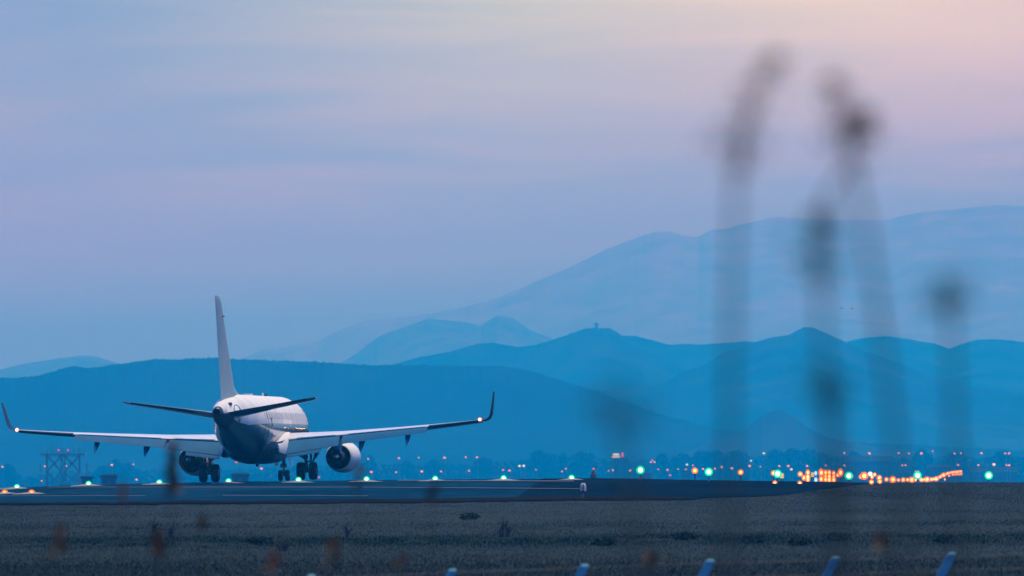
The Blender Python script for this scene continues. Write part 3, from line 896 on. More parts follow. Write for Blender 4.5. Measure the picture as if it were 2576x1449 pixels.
# stacked lamps: posts with an upper and a lower lamp
def stacked(u, d, label, cols):
    cols = [(c, f, q * .78) for c, f, q in cols]
    p = at(u, 1189, d); gz = ground_z(p.x, p.y)
    r = empty('approach_light_post', (p.x, p.y, gz), label, 'light', 'stacked lamp posts')
    top = p.z - gz
    MB().lathe([(0, .12), (top, .07)], n=8, cap=True).build('post', STEEL, r)
    for c, fr, q in cols:
        le = MB().sphere((0, 0, 0), q, 10, 8, (1, .8, 1.5)).build('lamp', E_ORANGE if c == 'o' else E_BLUE if c == 'b' else E_SIGNY, r, (0, -.1, top * fr))
        MB().sphere((0, -q * .5, 0), q * .55, 10, 6, (1, 1, 1.4)).build('bulb', E_OBULB if c == 'o' else E_TOWNW, le)


for i, (u, cc) in enumerate([(2022, [('o', .55, .24)]), (2032, [('o', 1, .26), ('o', .62, .3), ('o', .4, .26)]), (2052, [('b', .95, .2), ('b', .35, .25)]), (2066, [('o', 1, .34), ('o', .45, .3)]),
                             (2077, [('o', 1, .26), ('o', .7, .18), ('o', .42, .3)]), (2086, [('o', 1, .26), ('o', .68, .26), ('o', .4, .34)]), (2097, [('o', .95, .22), ('o', .66, .22), ('o', .4, .3)]), (2114, [('o', 1, .34)])]):
    lab = ['short post with one orange lamp at the left of the stacked lamps', 'post of three orange lamps just left of the small yellow sign', 'post with blue lamps among the stacked orange ones', 'post of two large orange lamps right of the blue lamps',
           'thin post of three orange lamps, left of the brightest stack', 'brightest post of three orange lamps in the middle of the stacks', 'post of three small orange lamps right of the brightest stack', 'post with one large orange lamp at the right end of the stacks'][i]
    stacked(u, 980, lab, cc)
# yellow taxiway signs and a teal lamp
for u, v, w_, h_, l in ((1967, 1197, 10, 14, 'larger lit yellow airfield sign beside the large green light'), (2044, 1194, 8, 13, 'smaller lit yellow airfield sign among the stacked lamps')):
    d = 800; p = at(u, v, d); gz = ground_z(p.x, p.y); r = empty('airfield_sign', (p.x, p.y, gz), l, 'sign', 'yellow airfield signs')
    hw, hh = w_ / 2 / FOC * d, h_ / 2 / FOC * d
    MB().box(0, 0, p.z - gz, hw * 2, .12, hh * 2).build('sign_box', STEEL, r)
    MB().box(0, -.075, p.z - gz, hw * 1.8, .02, hh * 1.8).build('sign_face', E_SIGNY, r)
    for sx in (-.7, .7): MB().box(sx * hw, 0, (p.z - gz - hh) / 2, .07, .07, p.z - gz - hh).build('leg', STEEL, r)
field_light(2189, 1192, 1000, 'small teal lamp above the start of the glowing chain', 'teal lamps', 'white', 1.3, disc=False)

# red and white hooded marker at the pavement edge
d = dist_of_row(1467, 1254.); p = at(1467, 1254, d); sc = d / FOC
mk = empty('pavement_marker', (p.x, p.y, ground_z(p.x, p.y)), 'white hooded marker with dark red base on a short post at the pavement edge', 'marker')
MB().lathe([(0, 3.0), (14, 2.6)], n=12, cap=True).build('post', PALEGREY, mk).scale = (sc, sc, sc)
MB().lathe([(12, 2.2), (16, 4.0), (20, 7.0), (22, 7.2)], n=18, cap=True).build('base', REDP, mk).scale = (sc, sc, sc)
hd = MB()
rg = []
for h, r_ in [(19, 8.0), (22, 7.8), (29, 7.6), (34, 6.8), (37, 5.2), (38.6, 2.6), (39, .1)]:
    rg.append([(r_ * math.cos(a), r_ * math.sin(a), h) for a in np.linspace(R(-78), R(258), 24)])
hd.rings(rg, cap=False, close=False); hd.build('hood', mat_plain('marker_white', (.62, .55, .56), .5), mk).scale = (sc, sc, sc)
MB().lathe([(20, 4.0), (30, 4.0), (33, 2.0), (34, .1)], n=14, cap=True).build('lamp', mat_plain('marker_lamp', (.16, .13, .15), .5), mk).scale = (sc, sc, sc)

# pale rounded beacon hut in the distance
p = at(1493, 1205, 900); gz = ground_z(p.x, p.y); q = 900 / FOC
bc = empty('beacon_hut', (p.x, p.y, gz), 'pale rounded hut with a red lamp on top beyond the runway', 'hut')
hh = (1211 - 1184) * q
MB().lathe([(0, 8 * q), (hh * .35, 8.5 * q), (hh * .6, 6.5 * q), (hh * .85, 3.0 * q), (hh, .05)], n=18).build('dome', PALE, bc)
MB().sphere((0, 0, hh + .08), .09).build('warning_lamp', E_RED, bc)

# ------------------------------------------------------------------ lattice tower on the left
d = 2300; q = d / FOC
p = at(159, 1213, d); gz = ground_z(p.x, p.y)
lt = empty('lattice_tower', (p.x, p.y, gz), 'steel lattice tower carrying a wide antenna platform with two red lamps', 'tower')
H = (1222 - 1139) * q
xw, yw = 41 * q, 30 * q
for sx in (-1, 1):
    for sy in (-1, 1):
        MB().box(sx * xw, sy * yw, H / 2, .16, .16, H).build('leg', STEEL, lt)
b = MB()
for sy in (-1, 1):
    for (x0, x1) in ((-xw, -.1 * xw), (.1 * xw, xw)):
        for (z0, z1) in ((.05, .5), (.5, 1)):
            b.tube([(x0, sy * yw, z0 * H), (x1, sy * yw, z1 * H)], .07, 5); b.tube([(x1, sy * yw, z0 * H), (x0, sy * yw, z1 * H)], .07, 5)
    for zz in (.5, .97): b.box(0, sy * yw, zz * H, 2 * xw, .1, .1)
for sx in (-1, 1):
    for (z0, z1) in ((.05, .5), (.5, 1)):
        b.tube([(sx * xw, -yw, z0 * H), (sx * xw, yw, z1 * H)], .06, 5); b.tube([(sx * xw, yw, z0 * H), (sx * xw, -yw, z1 * H)], .06, 5)
for sx in (-.5, .5): b.box(sx * xw, -yw - .1, .75 * H, .6, .25, .45)
b.build('bracing', STEEL, lt)
b = MB()
for sx in (-1, 1):
    for sy in (-1, 1): b.box(sx * 5 * q, sy * 5 * q, H / 2, .12, .12, H)
for k in range(8):
    z0, z1 = H * k / 8, H * (k + 1) / 8; f = 1 if k % 2 else -1
    b.tube([(-5 * q * f, -5 * q, z0), (5 * q * f, -5 * q, z1)], .10, 5); b.box(0, 0, z1 - .1, 10 * q, 10 * q, .08)
b.build('stair_core', STEEL, lt)
MB().box(0, 0, H + .17, 112 * q, 80 * q, .34).build('platform', STEEL, lt)
b = MB()
for k in range(13):
    x = -56 * q + 112 * q * k / 12
    b.box(x, -40 * q, H + .34 + 5.5 * q, .05, .05, 11 * q)
for zz in (5, 11): b.box(0, -40 * q, H + .34 + zz * q, 112 * q, .05, .05)
b.build('railing', STEEL, lt)
for k in range(9):
    x = -54 * q + 108 * q * k / 8
    MB().tube([(x, 0, H + .3), (x, 0, H + .3 + (20 + 3 * (k % 3)) * q)], [.06, .035], 6, cap=True).build('antenna', STEEL, lt)
for x in (-10 * q, 14 * q): MB().sphere((x, -40 * q, H + .34 + 9.5 * q), .19).build('warning_lamp', E_RED, lt)

# thin poles near it
for u, v, l in ((102, 1168, 'thin dark pole left of the lattice tower'), (219, 1165, 'thin dark pole right of the lattice tower')):
    p = at(u, v, 2350); gz = ground_z(p.x, p.y)
    r = empty('utility_pole', (p.x, p.y, gz), l, 'pole', 'poles beside the lattice tower')
    MB().lathe([(0, .16), (p.z - gz, .10)], n=8, cap=True).build('shaft', STEEL, r)
    MB().box(0, 0, (p.z - gz) * .86, .9, .1, .1).build('crossarm', STEEL, r)

# hilltop tower
p = at(1500, 828, 11100)
ht = empty('hilltop_tower', (p.x, p.y - 4, p.z - 1.0), 'small lookout tower standing on the middle hilltop', 'tower')
ht.scale = (2.1, 2.1, 2.1)
MB().rings([[(r * c, r * s_, z) for c, s_ in ((1, 1), (-1, 1), (-1, -1), (1, -1))] for z, r in ((0, .9), (2.2, .6))], smooth=False).build('shaft', STEEL, ht)
MB().box(.15, 0, 2.7, 1.9, 1.7, 1.1).build('cabin', STEEL, ht)
MB().rings([[(r * c, r * s_, z) for c, s_ in ((1, 1), (-1, 1), (-1, -1), (1, -1))] for z, r in ((3.25, 1.15), (3.8, .2))], smooth=False).build('roof', ROOFM, ht)
MB().tube([(0, 0, 3.7), (0, 0, 4.6)], .06, 6).build('mast', STEEL, ht)

# ------------------------------------------------------------------ trees and woodland beyond the field
TL = [(-60, 1172), (0, 1174), (30, 1186), (66, 1197), (120, 1190), (200, 1188), (240, 1186), (255, 1172), (290, 1158), (325, 1172), (345, 1180), (440, 1184), (520, 1182), (640, 1175), (800, 1170), (897, 1163), (930, 1160), (975, 1168), (1015, 1166), (1090, 1160), (1150, 1165),
      (1186, 1171), (1212, 1160), (1265, 1156), (1330, 1157), (1355, 1141), (1375, 1156), (1420, 1148), (1460, 1146), (1500, 1148), (1530, 1155), (1570, 1157), (1600, 1158), (1640, 1154), (1665, 1148), (1682, 1157), (1710, 1150),
      (1760, 1146), (1778, 1155), (1795, 1141), (1830, 1145), (1860, 1148), (1940, 1143), (1960, 1140), (1990, 1140), (2010, 1146), (2040, 1142), (2075, 1148), (2110, 1146), (2145, 1144), (2180, 1146), (2220, 1144), (2290, 1150), (2320, 1140), (2340, 1150), (2400, 1146), (2450, 1150), (2500, 1148), (2576, 1147), (2660, 1146)]
LEAF = mat_tint('leaf_mass', .85)


def leaf_cloud(pts, size, tint=(.012, .022, .013)):
    n = len(pts)
    a = rng.normal(0, 1, (n, 3)); a /= np.linalg.norm(a, axis=1)[:, None]
    b = np.cross(a, rng.normal(0, 1, (n, 3))); b /= np.linalg.norm(b, axis=1)[:, None]
    sz = size * rng.uniform(.5, 1.3, n)[:, None]
    v = np.stack([pts - a * sz, pts - b * sz * .7, pts + a * sz, pts + b * sz * .7], 1).reshape(-1, 3)
    col = np.ones((n, 4, 4)); col[:, :, :3] = (np.array(tint) * rng.uniform(.55, 1.6, (n, 1)) * (1 + .15 * rng.normal(0, 1, (n, 3))))[:, None, :]
    return v, np.arange(n * 4).reshape(-1, 4), np.clip(col.reshape(-1, 4), .004, 1)


def woodland():
    out = []
    for d, lift, n in ((6500., 0., 26000), (6080., 14., 12000)):
        u = rng.uniform(-200, 2800, n)
        top = np.interp(u, [a for a, _ in TL], [b for _, b in TL]) + lift + 5
        nz = np.array([2.8 * mnoise.noise((q * .05, d, 0)) + 2.4 * abs(mnoise.noise((q * .16, d, 2))) for q in u])
        top = top + nz
        v = top + (1222 - top) * rng.uniform(0, 1, n) ** 1.2
        dd = d + rng.uniform(0, 40, n)
        out.append(np.stack([(u - W_PX / 2) / FOC * dd, dd, CAM_Z + (YH - v) / FOC * dd], 1))
    v, f, c = leaf_cloud(np.concatenate(out), 1.7)
    o = fast_mesh('woodland', v, f, LEAF, False, None, c)
    tag(o, 'hazy dark belt of far woodland stretching across the view behind the runway', 'woodland', kind='stuff')


woodland()


def tree_proto(k, H, Wd):
    cen = []
    for i in range(11 + 3 * k):
        t = rng.uniform(.28, .95); rr = Wd * (.5 if k != 1 else .36) * math.sin(math.pi * min(t * .9 + .12, 1)) ** .8
        a = rng.uniform(0, 6.28)
        cen.append((rr * .75 * math.cos(a), rr * .75 * math.sin(a), t * H, rng.uniform(.16, .27) * Wd))
    pts = []
    for c in cen:
        q = rng.normal(0, 1, (95, 3)); q = q / np.linalg.norm(q, axis=1)[:, None] * rng.uniform(.45, 1, (95, 1)) ** .5
        pts.append(np.array(c[:3]) + q * c[3])
    v, f, c = leaf_cloud(np.concatenate(pts), .42)
    crown = fast_mesh('crown', v, f, LEAF, False, None, c)
    tb = MB(); tb.tube([(0, 0, -.5), (.05, 0, H * .35), (0, .05, H * .8)], [.28, .2, .06], 8)
    for i in range(6):
        a = i * 1.05; z = H * (.3 + .08 * i)
        tb.tube([(0, 0, z), (math.cos(a) * Wd * .28, math.sin(a) * Wd * .28, z + H * .16)], [.11, .03], 5)
    trunk = tb.build('trunk', BARK)
    C.objects.unlink(crown); C.objects.unlink(trunk)
    return crown, trunk


PROT = [tree_proto(0, 6.5, 6.), tree_proto(1, 7., 3.6), tree_proto(2, 6., 7.)]
TR = [(15, 1176, 2, 'bushy tree at the left border behind the pavement'), (258, 1175, 0, 'rounded tree right of the lattice tower, left of the tallest tree there'), (291, 1157, 1, 'tall narrow tree poking up right of the lattice tower'),
      (322, 1172, 2, 'broad tree under the left wing fairings'), (455, 1182, 0, 'hazy tree beside the left engine'), (930, 1148, 1, 'slim tree standing up just right of the right engine'), (1018, 1166, 2, 'low broad tree under the right wing fairing'),
      (1090, 1160, 0, 'rounded tree under the outer right wing'), (1215, 1159, 2, 'broad tree below the raised right winglet'), (1356, 1139, 0, 'tall rounded tree breaking the treeline left of the lit billboard'), (1382, 1150, 2, 'lower tree attached to the tall one left of the lit billboard'),
      (1416, 1142, 1, 'thin pointed tree left of the lit billboard'), (1470, 1146, 2, 'wide tree just left of the lit billboard'), (1560, 1157, 2, 'dark tree directly beneath the lit billboard'), (1665, 1147, 0, 'round tree above the first raised green light'),
      (1712, 1150, 2, 'tree left of the leftmost tall reed'), (1765, 1144, 2, 'wide flat topped tree between the two leftmost raised green lights'), (1800, 1139, 0, 'tallest tree right behind the stem of the leftmost reed'), (1853, 1145, 2, 'tree just right of the leftmost reed stem'), (1955, 1139, 0, 'rounded tree above the large green light'),
      (1985, 1139, 2, 'tree above the stacked orange lamps'), (2042, 1141, 2, 'broad tree over the yellow sign'), (2150, 1144, 0, 'tree left of the pale flat roofed building'), (2320, 1139, 0, 'domed tree between the two right hand reed stems'), (2400, 1147, 2, 'low tree above the end of the glowing lamp chain'), (2520, 1146, 2, 'low tree near the right border of the view')]
for u, v, k, l in TR:
    d = 6000.; p = at(u, v, d); gz = ground_z(p.x, p.y)
    r = empty('tree', (p.x, p.y, gz), l, 'tree', 'trees beyond the runway', (0, 0, rng.uniform(0, 6.28)))
    s_ = (p.z - gz) / (6.5, 7., 6.)[k]
    wsc = s_ * rng.uniform(.75, 1.05)
    for q in PROT[k]:
        c = q.copy(); C.objects.link(c); c.parent = r; c.scale = (wsc, wsc, s_)

# ------------------------------------------------------------------ far buildings
def building(u0, u1, v0, v1, d, label, roof=True):
    pa, pb = at(u0, v1, d), at(u1, v0, d)
    w = pb.x - pa.x; cx = (pa.x + pb.x) / 2; gz = ground_z(cx, d) - .5; h = pb.z - gz
    r = empty('building', (cx, d, gz), label, 'building', 'pale buildings beyond the runway')
    dep = w * .7
    MB().box(0, dep / 2, h / 2, w, dep, h).build('wall', PALE, r)
    ov = .25
    MB().rings([[(-w / 2 - ov, -ov, h), (w / 2 + ov, -ov, h), (w / 2 + ov, dep + ov, h), (-w / 2 - ov, dep + ov, h)],
                [(-w / 2 - ov, -ov, h + .2), (w / 2 + ov, -ov, h + .2), (w / 2 + ov, dep + ov, h + .2), (-w / 2 - ov, dep + ov, h + .2)],
                [(-w / 2, dep * .45, h + .2 + .12 * w), (w / 2, dep * .45, h + .2 + .12 * w), (w / 2, dep * .55, h + .2 + .12 * w), (-w / 2, dep * .55, h + .2 + .12 * w)]], smooth=False).build('roof', ROOFM, r)
    n = max(2, int(w / 1.6))
    for k in range(n):
        f = MB().box(-w / 2 + w * (k + .5) / n, -.02, h * .62, w / n * .5, .05, h * .28).build('window', GLASS, r)


building(205, 232, 1203, 1216, 1900, 'small pale shed at the foot of the lattice tower')
building(255, 293, 1200, 1214, 1950, 'pale low building right of the lattice tower')
building(584, 625, 1197, 1210, 1950, 'lilac white box building seen under the jet')
building(1612, 1640, 1193, 1206, 4300, 'small pale house behind the first raised green light')
building(1715, 1735, 1185, 1206, 4300, 'narrow pale house near the teal town lamp')
building(2120, 2240, 1162, 1212, 4850, 'long pale hall with a low roof among the right hand trees')
building(2330, 2395, 1178, 1212, 4750, 'low pale building behind the climbing lamp chain')
building(2440, 2560, 1190, 1212, 4650, 'long low building behind the lone green light at far right')

# ------------------------------------------------------------------ town lamps
LAMP_HEAD = lambda: MB().sphere((0, 0, 0), 1, 10, 8, (1.15, 1, .9))


def town_lamp(u, v, d, label, group, kind='o', size=1.):
    p = at(u, v, d); gz = ground_z(p.x, p.y)
    h = max(p.z - gz, .4)
    r = empty('street_lamp', (p.x, p.y, gz), label, 'street lamp', group)
    shared('pole', 'u', lambda: MB().lathe([(0, .10), (1, .055)], n=8, cap=True), STEEL, r, (.5, .3, 0), (1, 1, h))
    shared('arm', 'u', lambda: MB().tube([(.5, .3, 0), (.3, .15, .12), (0, 0, .14)], .05, 6), STEEL, r, (0, 0, h + .05))
    q = .27 * size * d / 2400
    shared('lamp_head', kind, LAMP_HEAD, {'o': E_TOWN, 'w': E_TOWNW, 'y': E_TOWNY, 'r': E_RED}[kind], r, (0, 0, h), (q, q, q))
    return r


def from_crop(x0, y0, kx, ky, pts):
    return [((x0 + a * kx) * .9432, (y0 + b * ky) * .9432, k, s_) for a, b, k, s_ in pts]


TOWN = []
TOWN += from_crop(900, 1000, .2208, .2208, [(370, 1015, 'o', .8), (742, 1005, 'o', 1), (983, 1000, 'o', .7), (1293, 1000, 'o', 1.2), (1550, 995, 'o', .9), (1685, 995, 'o', 1), (410, 1172, 'o', 1.3), (710, 1175, 'o', .9), (1020, 1165, 'o', 1.3),
                                            (1252, 1165, 'o', .9), (1590, 1158, 'o', 1), (2002, 1148, 'o', .9), (2078, 1155, 'o', 1.1), (2200, 1100, 'w', 1.4), (2250, 1098, 'w', 1.4), (2400, 1145, 'o', .6)])
TOWN += from_crop(1400, 1150, .2174, .2174, [(455, 495, 'o', .8), (503, 460, 'o', .8), (1027, 488, 'o', .7), (1080, 478, 'o', 1), (1290, 483, 'o', 1.1), (1545, 380, 'o', .9), (1565, 360, 'r', 1.1), (1590, 378, 'o', .9), (1635, 467, 'o', .7), (1750, 475, 'o', 1),
                                             (1878, 463, 'o', .7), (1975, 470, 'o', .9), (1988, 410, 'w', 1.2), (2060, 418, 'o', .8), (2185, 463, 'o', 1.), (2332, 460, 'o', 1.), (2415, 440, 'o', 1.), (2540, 455, 'o', 1.2), (1780, 540, 'r', 1.2)])
TOWN += from_crop(1940, 1150, .1553, .1553, [(75, 637, 'o', 1.2), (380, 598, 'o', 1.3), (565, 607, 'o', .7), (890, 600, 'o', 1.), (1045, 597, 'o', 1.2), (1370, 598, 'o', 1.2), (1690, 588, 'o', .9), (2005, 590, 'o', 1.), (625, 380, 'w', 1.2), (405, 507, 'w', 1.1),
                                             (2003, 378, 'o', 1.1), (2440, 380, 'o', 1.3), (1098, 655, 'y', 1.2)])
TOWN += from_crop(2300, 1150, .1674, .1674, [(578, 350, 'o', 1.), (740, 355, 'o', .9), (940, 353, 'o', 1.3), (1120, 318, 'r', 1.), (1470, 355, 'o', 1.), (1568, 352, 'o', .9), (1895, 350, 'o', 1.1), (2275, 352, 'o', 1.), (2337, 353, 'o', 1.1),
                                             (635, 543, 'o', 1.), (685, 543, 'o', 1.), (1525, 538, 'o', 1.1), (1847, 541, 'o', 1.), (2095, 530, 'y', 1.6), (2293, 541, 'o', .9), (2335, 543, 'o', 1.2), (850, 640, 'o', .7), (890, 640, 'o', .7)])
TOWN += from_crop(0, 1000, .2208, .2208, [(30, 1110, 'o', 1.1), (543, 1103, 'o', .9), (805, 1100, 'o', .7), (1352, 1087, 'o', 1.2), (1610, 1080, 'o', .7), (502, 1282, 'o', 1.), (1025, 1248, 'y', 1.4), (1650, 1265, 'o', 1.2)])
TOWN += from_crop(440, 1000, .2208, .2208, [(865, 1050, 'r', 1.5), (1165, 1130, 'o', 1.3), (1860, 1235, 'r', 1.2), (2490, 1172, 'o', 1.1)])
ANCH = [(0, 104, 'left of the lattice tower'), (104, 215, 'at the lattice tower'), (215, 445, 'between the lattice tower and the left engine'), (445, 640, 'near the left main gear'), (640, 905, 'behind the right main gear'), (905, 1110, 'below the right wing'),
        (1110, 1330, 'below the right winglet'), (1330, 1500, 'between the right winglet and the lit billboard'), (1500, 1640, 'below the lit billboard'), (1640, 1770, 'around the first orange runway light'), (1770, 1900, 'right of the second raised green light'),
        (1900, 2010, 'above the large green light'), (2010, 2140, 'above the stacked orange lamps'), (2140, 2260, 'by the long pale hall'), (2260, 2420, 'above the glowing lamp chain'), (2420, 2700, 'near the right border of the view')]
KN = {'o': 'orange', 'w': 'teal', 'y': 'yellow', 'r': 'red'}
buckets = {}
for u, v, k, s_ in sorted(TOWN):
    a = next(t for lo, hi, t in ANCH if lo <= u < hi)
    rowname = 'upper' if v < 1162 else 'middle' if v < 1184 else 'lower'
    buckets.setdefault((a, rowname, k), []).append((u, v, s_))
for (a, rowname, k), its in buckets.items():
    for i, (u, v, s_) in enumerate(its):
        pos = f'{ORD[i]} from the left of {len(its)} ' if len(its) > 1 else ''
        lab = f'{KN[k]} lamp ' + (f'{ORD[i]} from left ' if len(its) > 1 else '') + f'in {rowname} row {a}'
        town_lamp(u, v, 4800 if rowname == 'upper' else 4500, lab, 'lamps of the town beyond the runway', k, s_ * .66)

# apron lamps standing to the right of the view; their light shows as warm glints in the glossy flank of the jet
E_APRON = mat_emit('apron_flood', (1., .34, .05), 85.)
for i, f in enumerate((0, .06, .2, .24, .31, .52, .55, .66, .9)):
    br = R(12.54) + R(.32) * (f - .5)
    d = 1500 + 60 * rng.normal(); x, y = math.sin(br) * d - 13, math.cos(br) * d + 560
    gz = ground_z(x, y); h = (7, 3, 6.5, 2.5, 7.5, 6, 3, 7, 5)[i]
    r = empty('apron_lamp', (x, y, gz), 'orange apron lamp on a pole beyond the right edge of the view', 'street lamp', 'apron lamps whose glints show on the jet')
    shared('pole', 'u', None, STEEL, r, (.5, .3, 0), (1, 1, h))
    q = (.6, .4, .45, .35, .7, .45, .5, .35, .4)[i]
    shared('lamp_head', 'apron', LAMP_HEAD, E_APRON, r, (0, 0, h), (q, q, q))

# tall floodlight masts seen as thin pale strokes above the lamp rows
for i, (u, v) in enumerate([(1243, 1162), (1418, 1162), (1502, 1164), (1880, 1156), (1927, 1156), (1975, 1156), (2022, 1155), (2069, 1155), (2114, 1155)]):
    d = 4550; p = at(u + 3, v, d); gz = ground_z(p.x, p.y); h = p.z - gz
    l = ['slanted pale mast under the right winglet', 'slanted pale mast left of the lit billboard', 'slanted pale mast just before the lit billboard', 'pale mast left of the teal sign lamp', 'pale mast under the small teal lamp', 'pale mast over the left of the stacked lamps',
         'pale mast over the small yellow sign', 'pale mast over the brightest stacked lamps', 'pale mast over the right end of the stacked lamps'][i]
    r = empty('lamp_mast', (p.x, p.y, gz), l, 'mast', 'slanted pale masts above the lamps')
    MB().tube([(1.2, 0, 0), (.9, 0, h * .5), (0, 0, h)], [.12, .11, .07], 8).build('pole', PALE, r)
    MB().box(-.15, -.1, h, .5, .25, .12).build('lamp_head', PALE, r)

# lit billboard and the red sign beside it
d = 4900; q = d / FOC
p = at(1550, 1146, d); gz = ground_z(p.x, p.y); hb = p.z - gz
r = empty('billboard', (p.x, p.y, gz), 'lit billboard with white upper band and yellow lower band above the trees', 'billboard')
MB().box(0, .2, hb, 22 * q, .25, 13 * q).build('panel', STEEL, r)
MB().box(0, .05, hb + 2.8 * q, 15 * q, .04, 5.0 * q).build('upper_band', E_SIGNW, r)
MB().box(0, .05, hb - 3.2 * q, 20 * q, .04, 4.6 * q).build('lower_band', E_SIGNY, r)
for sx in (-8, 8): MB().box(sx * q, .3, hb / 2, .2, .2, hb).build('post', STEEL, r)
p = at(1563, 1144, d)
r = empty('shop_sign', (p.x + 3 * q, p.y, ground_z(p.x, p.y)), 'narrow upright red lit sign right beside the billboard', 'sign')
MB().box(0, 0, p.z - r.location.z, 4.5 * q, .2, 11 * q).build('sign_face', E_RED, r)
MB().box(0, .2, (p.z - r.location.z) / 2, .15, .15, p.z - r.location.z).build('post', STEEL, r)

# ------------------------------------------------------------------ birds
for u, l in ((2117, 'left one of two tiny dark birds gliding before the snowy mountain'), (2143, 'right one of two tiny dark birds gliding before the snowy mountain')):
    p = at(u, 776, 900)
    mb = MB()
    mb.tube([(-.11, 0, .02), (-.07, 0, .01), (0, 0, 0), (.08, 0, 0), (.15, 0, .02)], [.008, .028, .042, .028, .004], 10)
    for sd in (-1, 1):
        pts = [(.03, sd * .02, .02), (.05, sd * .14, .07), (.0, sd * .30, .05)]
        mb.add([(-.05, 0, .02), (.05, 0, .02), (.04, sd * .14, .075), (-.04, sd * .14, .075), (.05, sd * .30, .045)], [(0, 1, 2, 3), (3, 2, 4)])
    o = mb.build('bird', DARKP, None, p); o.rotation_euler = (0, R(8), R(20)); o.scale = (.7, .7, .7)
    tag(o, l, 'bird', 'two birds over the hills')

# ------------------------------------------------------------------ weeds on the field
def weed(u, v, hpx, label, spikes):
    d = dist_of_row(u, v); p = at(u, v, d); q = d / FOC
    r = empty('weed', (p.x, p.y, ground_z(p.x, p.y)), label, 'weed', 'dead weeds standing on the field')
    mb = MB()
    for dx, hh, le in spikes:
        mb.tube([(dx * q, 0, 0), (dx * q + le * q * .4, 0, hh * hpx * q * .6), (dx * q + le * q, .02, hh * hpx * q)], [.035, .028, .01], 6)
    mb.build('stem', BARK, r)
    tw = MB()
    for dx, hh, le in spikes:
        for k in range(9):
            t = rng.uniform(.25, .95); z = hh * hpx * q * t; x = dx * q + le * q * t; a = rng.uniform(-1, 1)
            tw.tube([(x, 0, z), (x + a * .22, rng.uniform(-.1, .1), z + .18)], [.016, .008], 4)
    tw.build('twig', BARK, r)


weed(1268, 1352, 50, 'tall spiky dead weed in the middle of the field', [(-3, 1, 1), (6, .65, 2), (-8, .45, -2), (10, .4, 3)])
weed(385, 1338, 26, 'small forked weed on the left of the field', [(0, 1, 1), (5, .6, 3)])
weed(432, 1352, 30, 'thin bent weed right of the small forked one', [(0, 1, 2), (-4, .5, -2)])
weed(872, 1352, 28, 'short weed left of the tall spiky weed', [(0, 1, -2), (4, .7, 1)])
weed(712, 1388, 20, 'stubby dark weed low on the left half of the field', [(0, 1, 3), (-7, .8, -3), (6, .9, 6)])
for i, (u, v) in enumerate([(1180, 1308), (655, 1372), (1895, 1368), (2110, 1362), (1720, 1360), (2380, 1368), (2010, 1374), (1520, 1374)]):
    d = dist_of_row(u, v); p = at(u, v, d)
    l = ['small dark bush high on the field left of the marker', 'dark bush in the rank strip at left', 'dark bush in the rank strip under the leftmost reed', 'dark bush in the rank strip below the stacked lamps', 'dark bush in the rank strip under the raised green light',
         'dark bush in the rank strip near the right reed stem', 'dark bush low in the strip between two tall reeds', 'dark bush in the rank strip below the marker'][i]
    n = 260; q = rng.normal(0, 1, (n, 3)); q = q / np.linalg.norm(q, axis=1)[:, None] * rng.uniform(.2, 1, (n, 1)) ** .5
    pts = q * np.array([.40, .3, .14]) + np.array([0, 0, .12])
    vv, ff, cc = leaf_cloud(pts, .05, (.022, .034, .020))
    o = fast_mesh('bush', vv, ff, LEAF, False, None, cc); o.location = (p.x, p.y, ground_z(p.x, p.y))
    tag(o, l, 'bush', 'low dark bushes on the field')

# ------------------------------------------------------------------ perimeter fence posts
FD = 165.
fence = empty('fence', at(1700, 1660, FD), 'boundary fence of pale posts with leaning tops along the bottom of the view', 'fence')
FP = [(-160, 1478), (150, 1467), (470, 1456), (785, 1445), (1140, 1431), (1472, 1419), (1788, 1407), (2102, 1399), (2395, 1389), (2690, 1380)]
tops = []
base = fence.location
for u, v in FP:
    t = at(u, v, FD); q = FD / FOC
    gz = ground_z(t.x, t.y)
    el = Vector((t.x - 30 * q, t.y, t.z - 62 * q))
    mb = MB(); w = .070
    loc = lambda p: Vector(p) - base
    rg = []
    for c, ww in ((Vector((el.x, el.y, gz - .1)), w), (el, w), (el.lerp(t, .93), w), (t, w * .55)):
        rg.append([loc(c + Vector((sx * ww, sy * ww, 0))) for sx, sy in ((-1, -1), (1, -1), (1, 1), (-1, 1))])
    mb.rings(rg, smooth=False); mb.build('post', POST, fence)
    tops.append((t, el))
for fr in (.15, .75):
    MB().tube([loc(el.lerp(t, 1 - fr)) for t, el in tops], .0035, 5).build('wire', STEEL, fence)

# ------------------------------------------------------------------ reeds close to the camera
M_STEM = mat_plain('reed_stem', (.10, .085, .055), .7, var=.2, scale=20)
M_DRY = mat_plain('dry_stalk', (.085, .050, .028), .7, var=.25, scale=20)
REEDLEAF = mat_tint('reed_plume', .8)


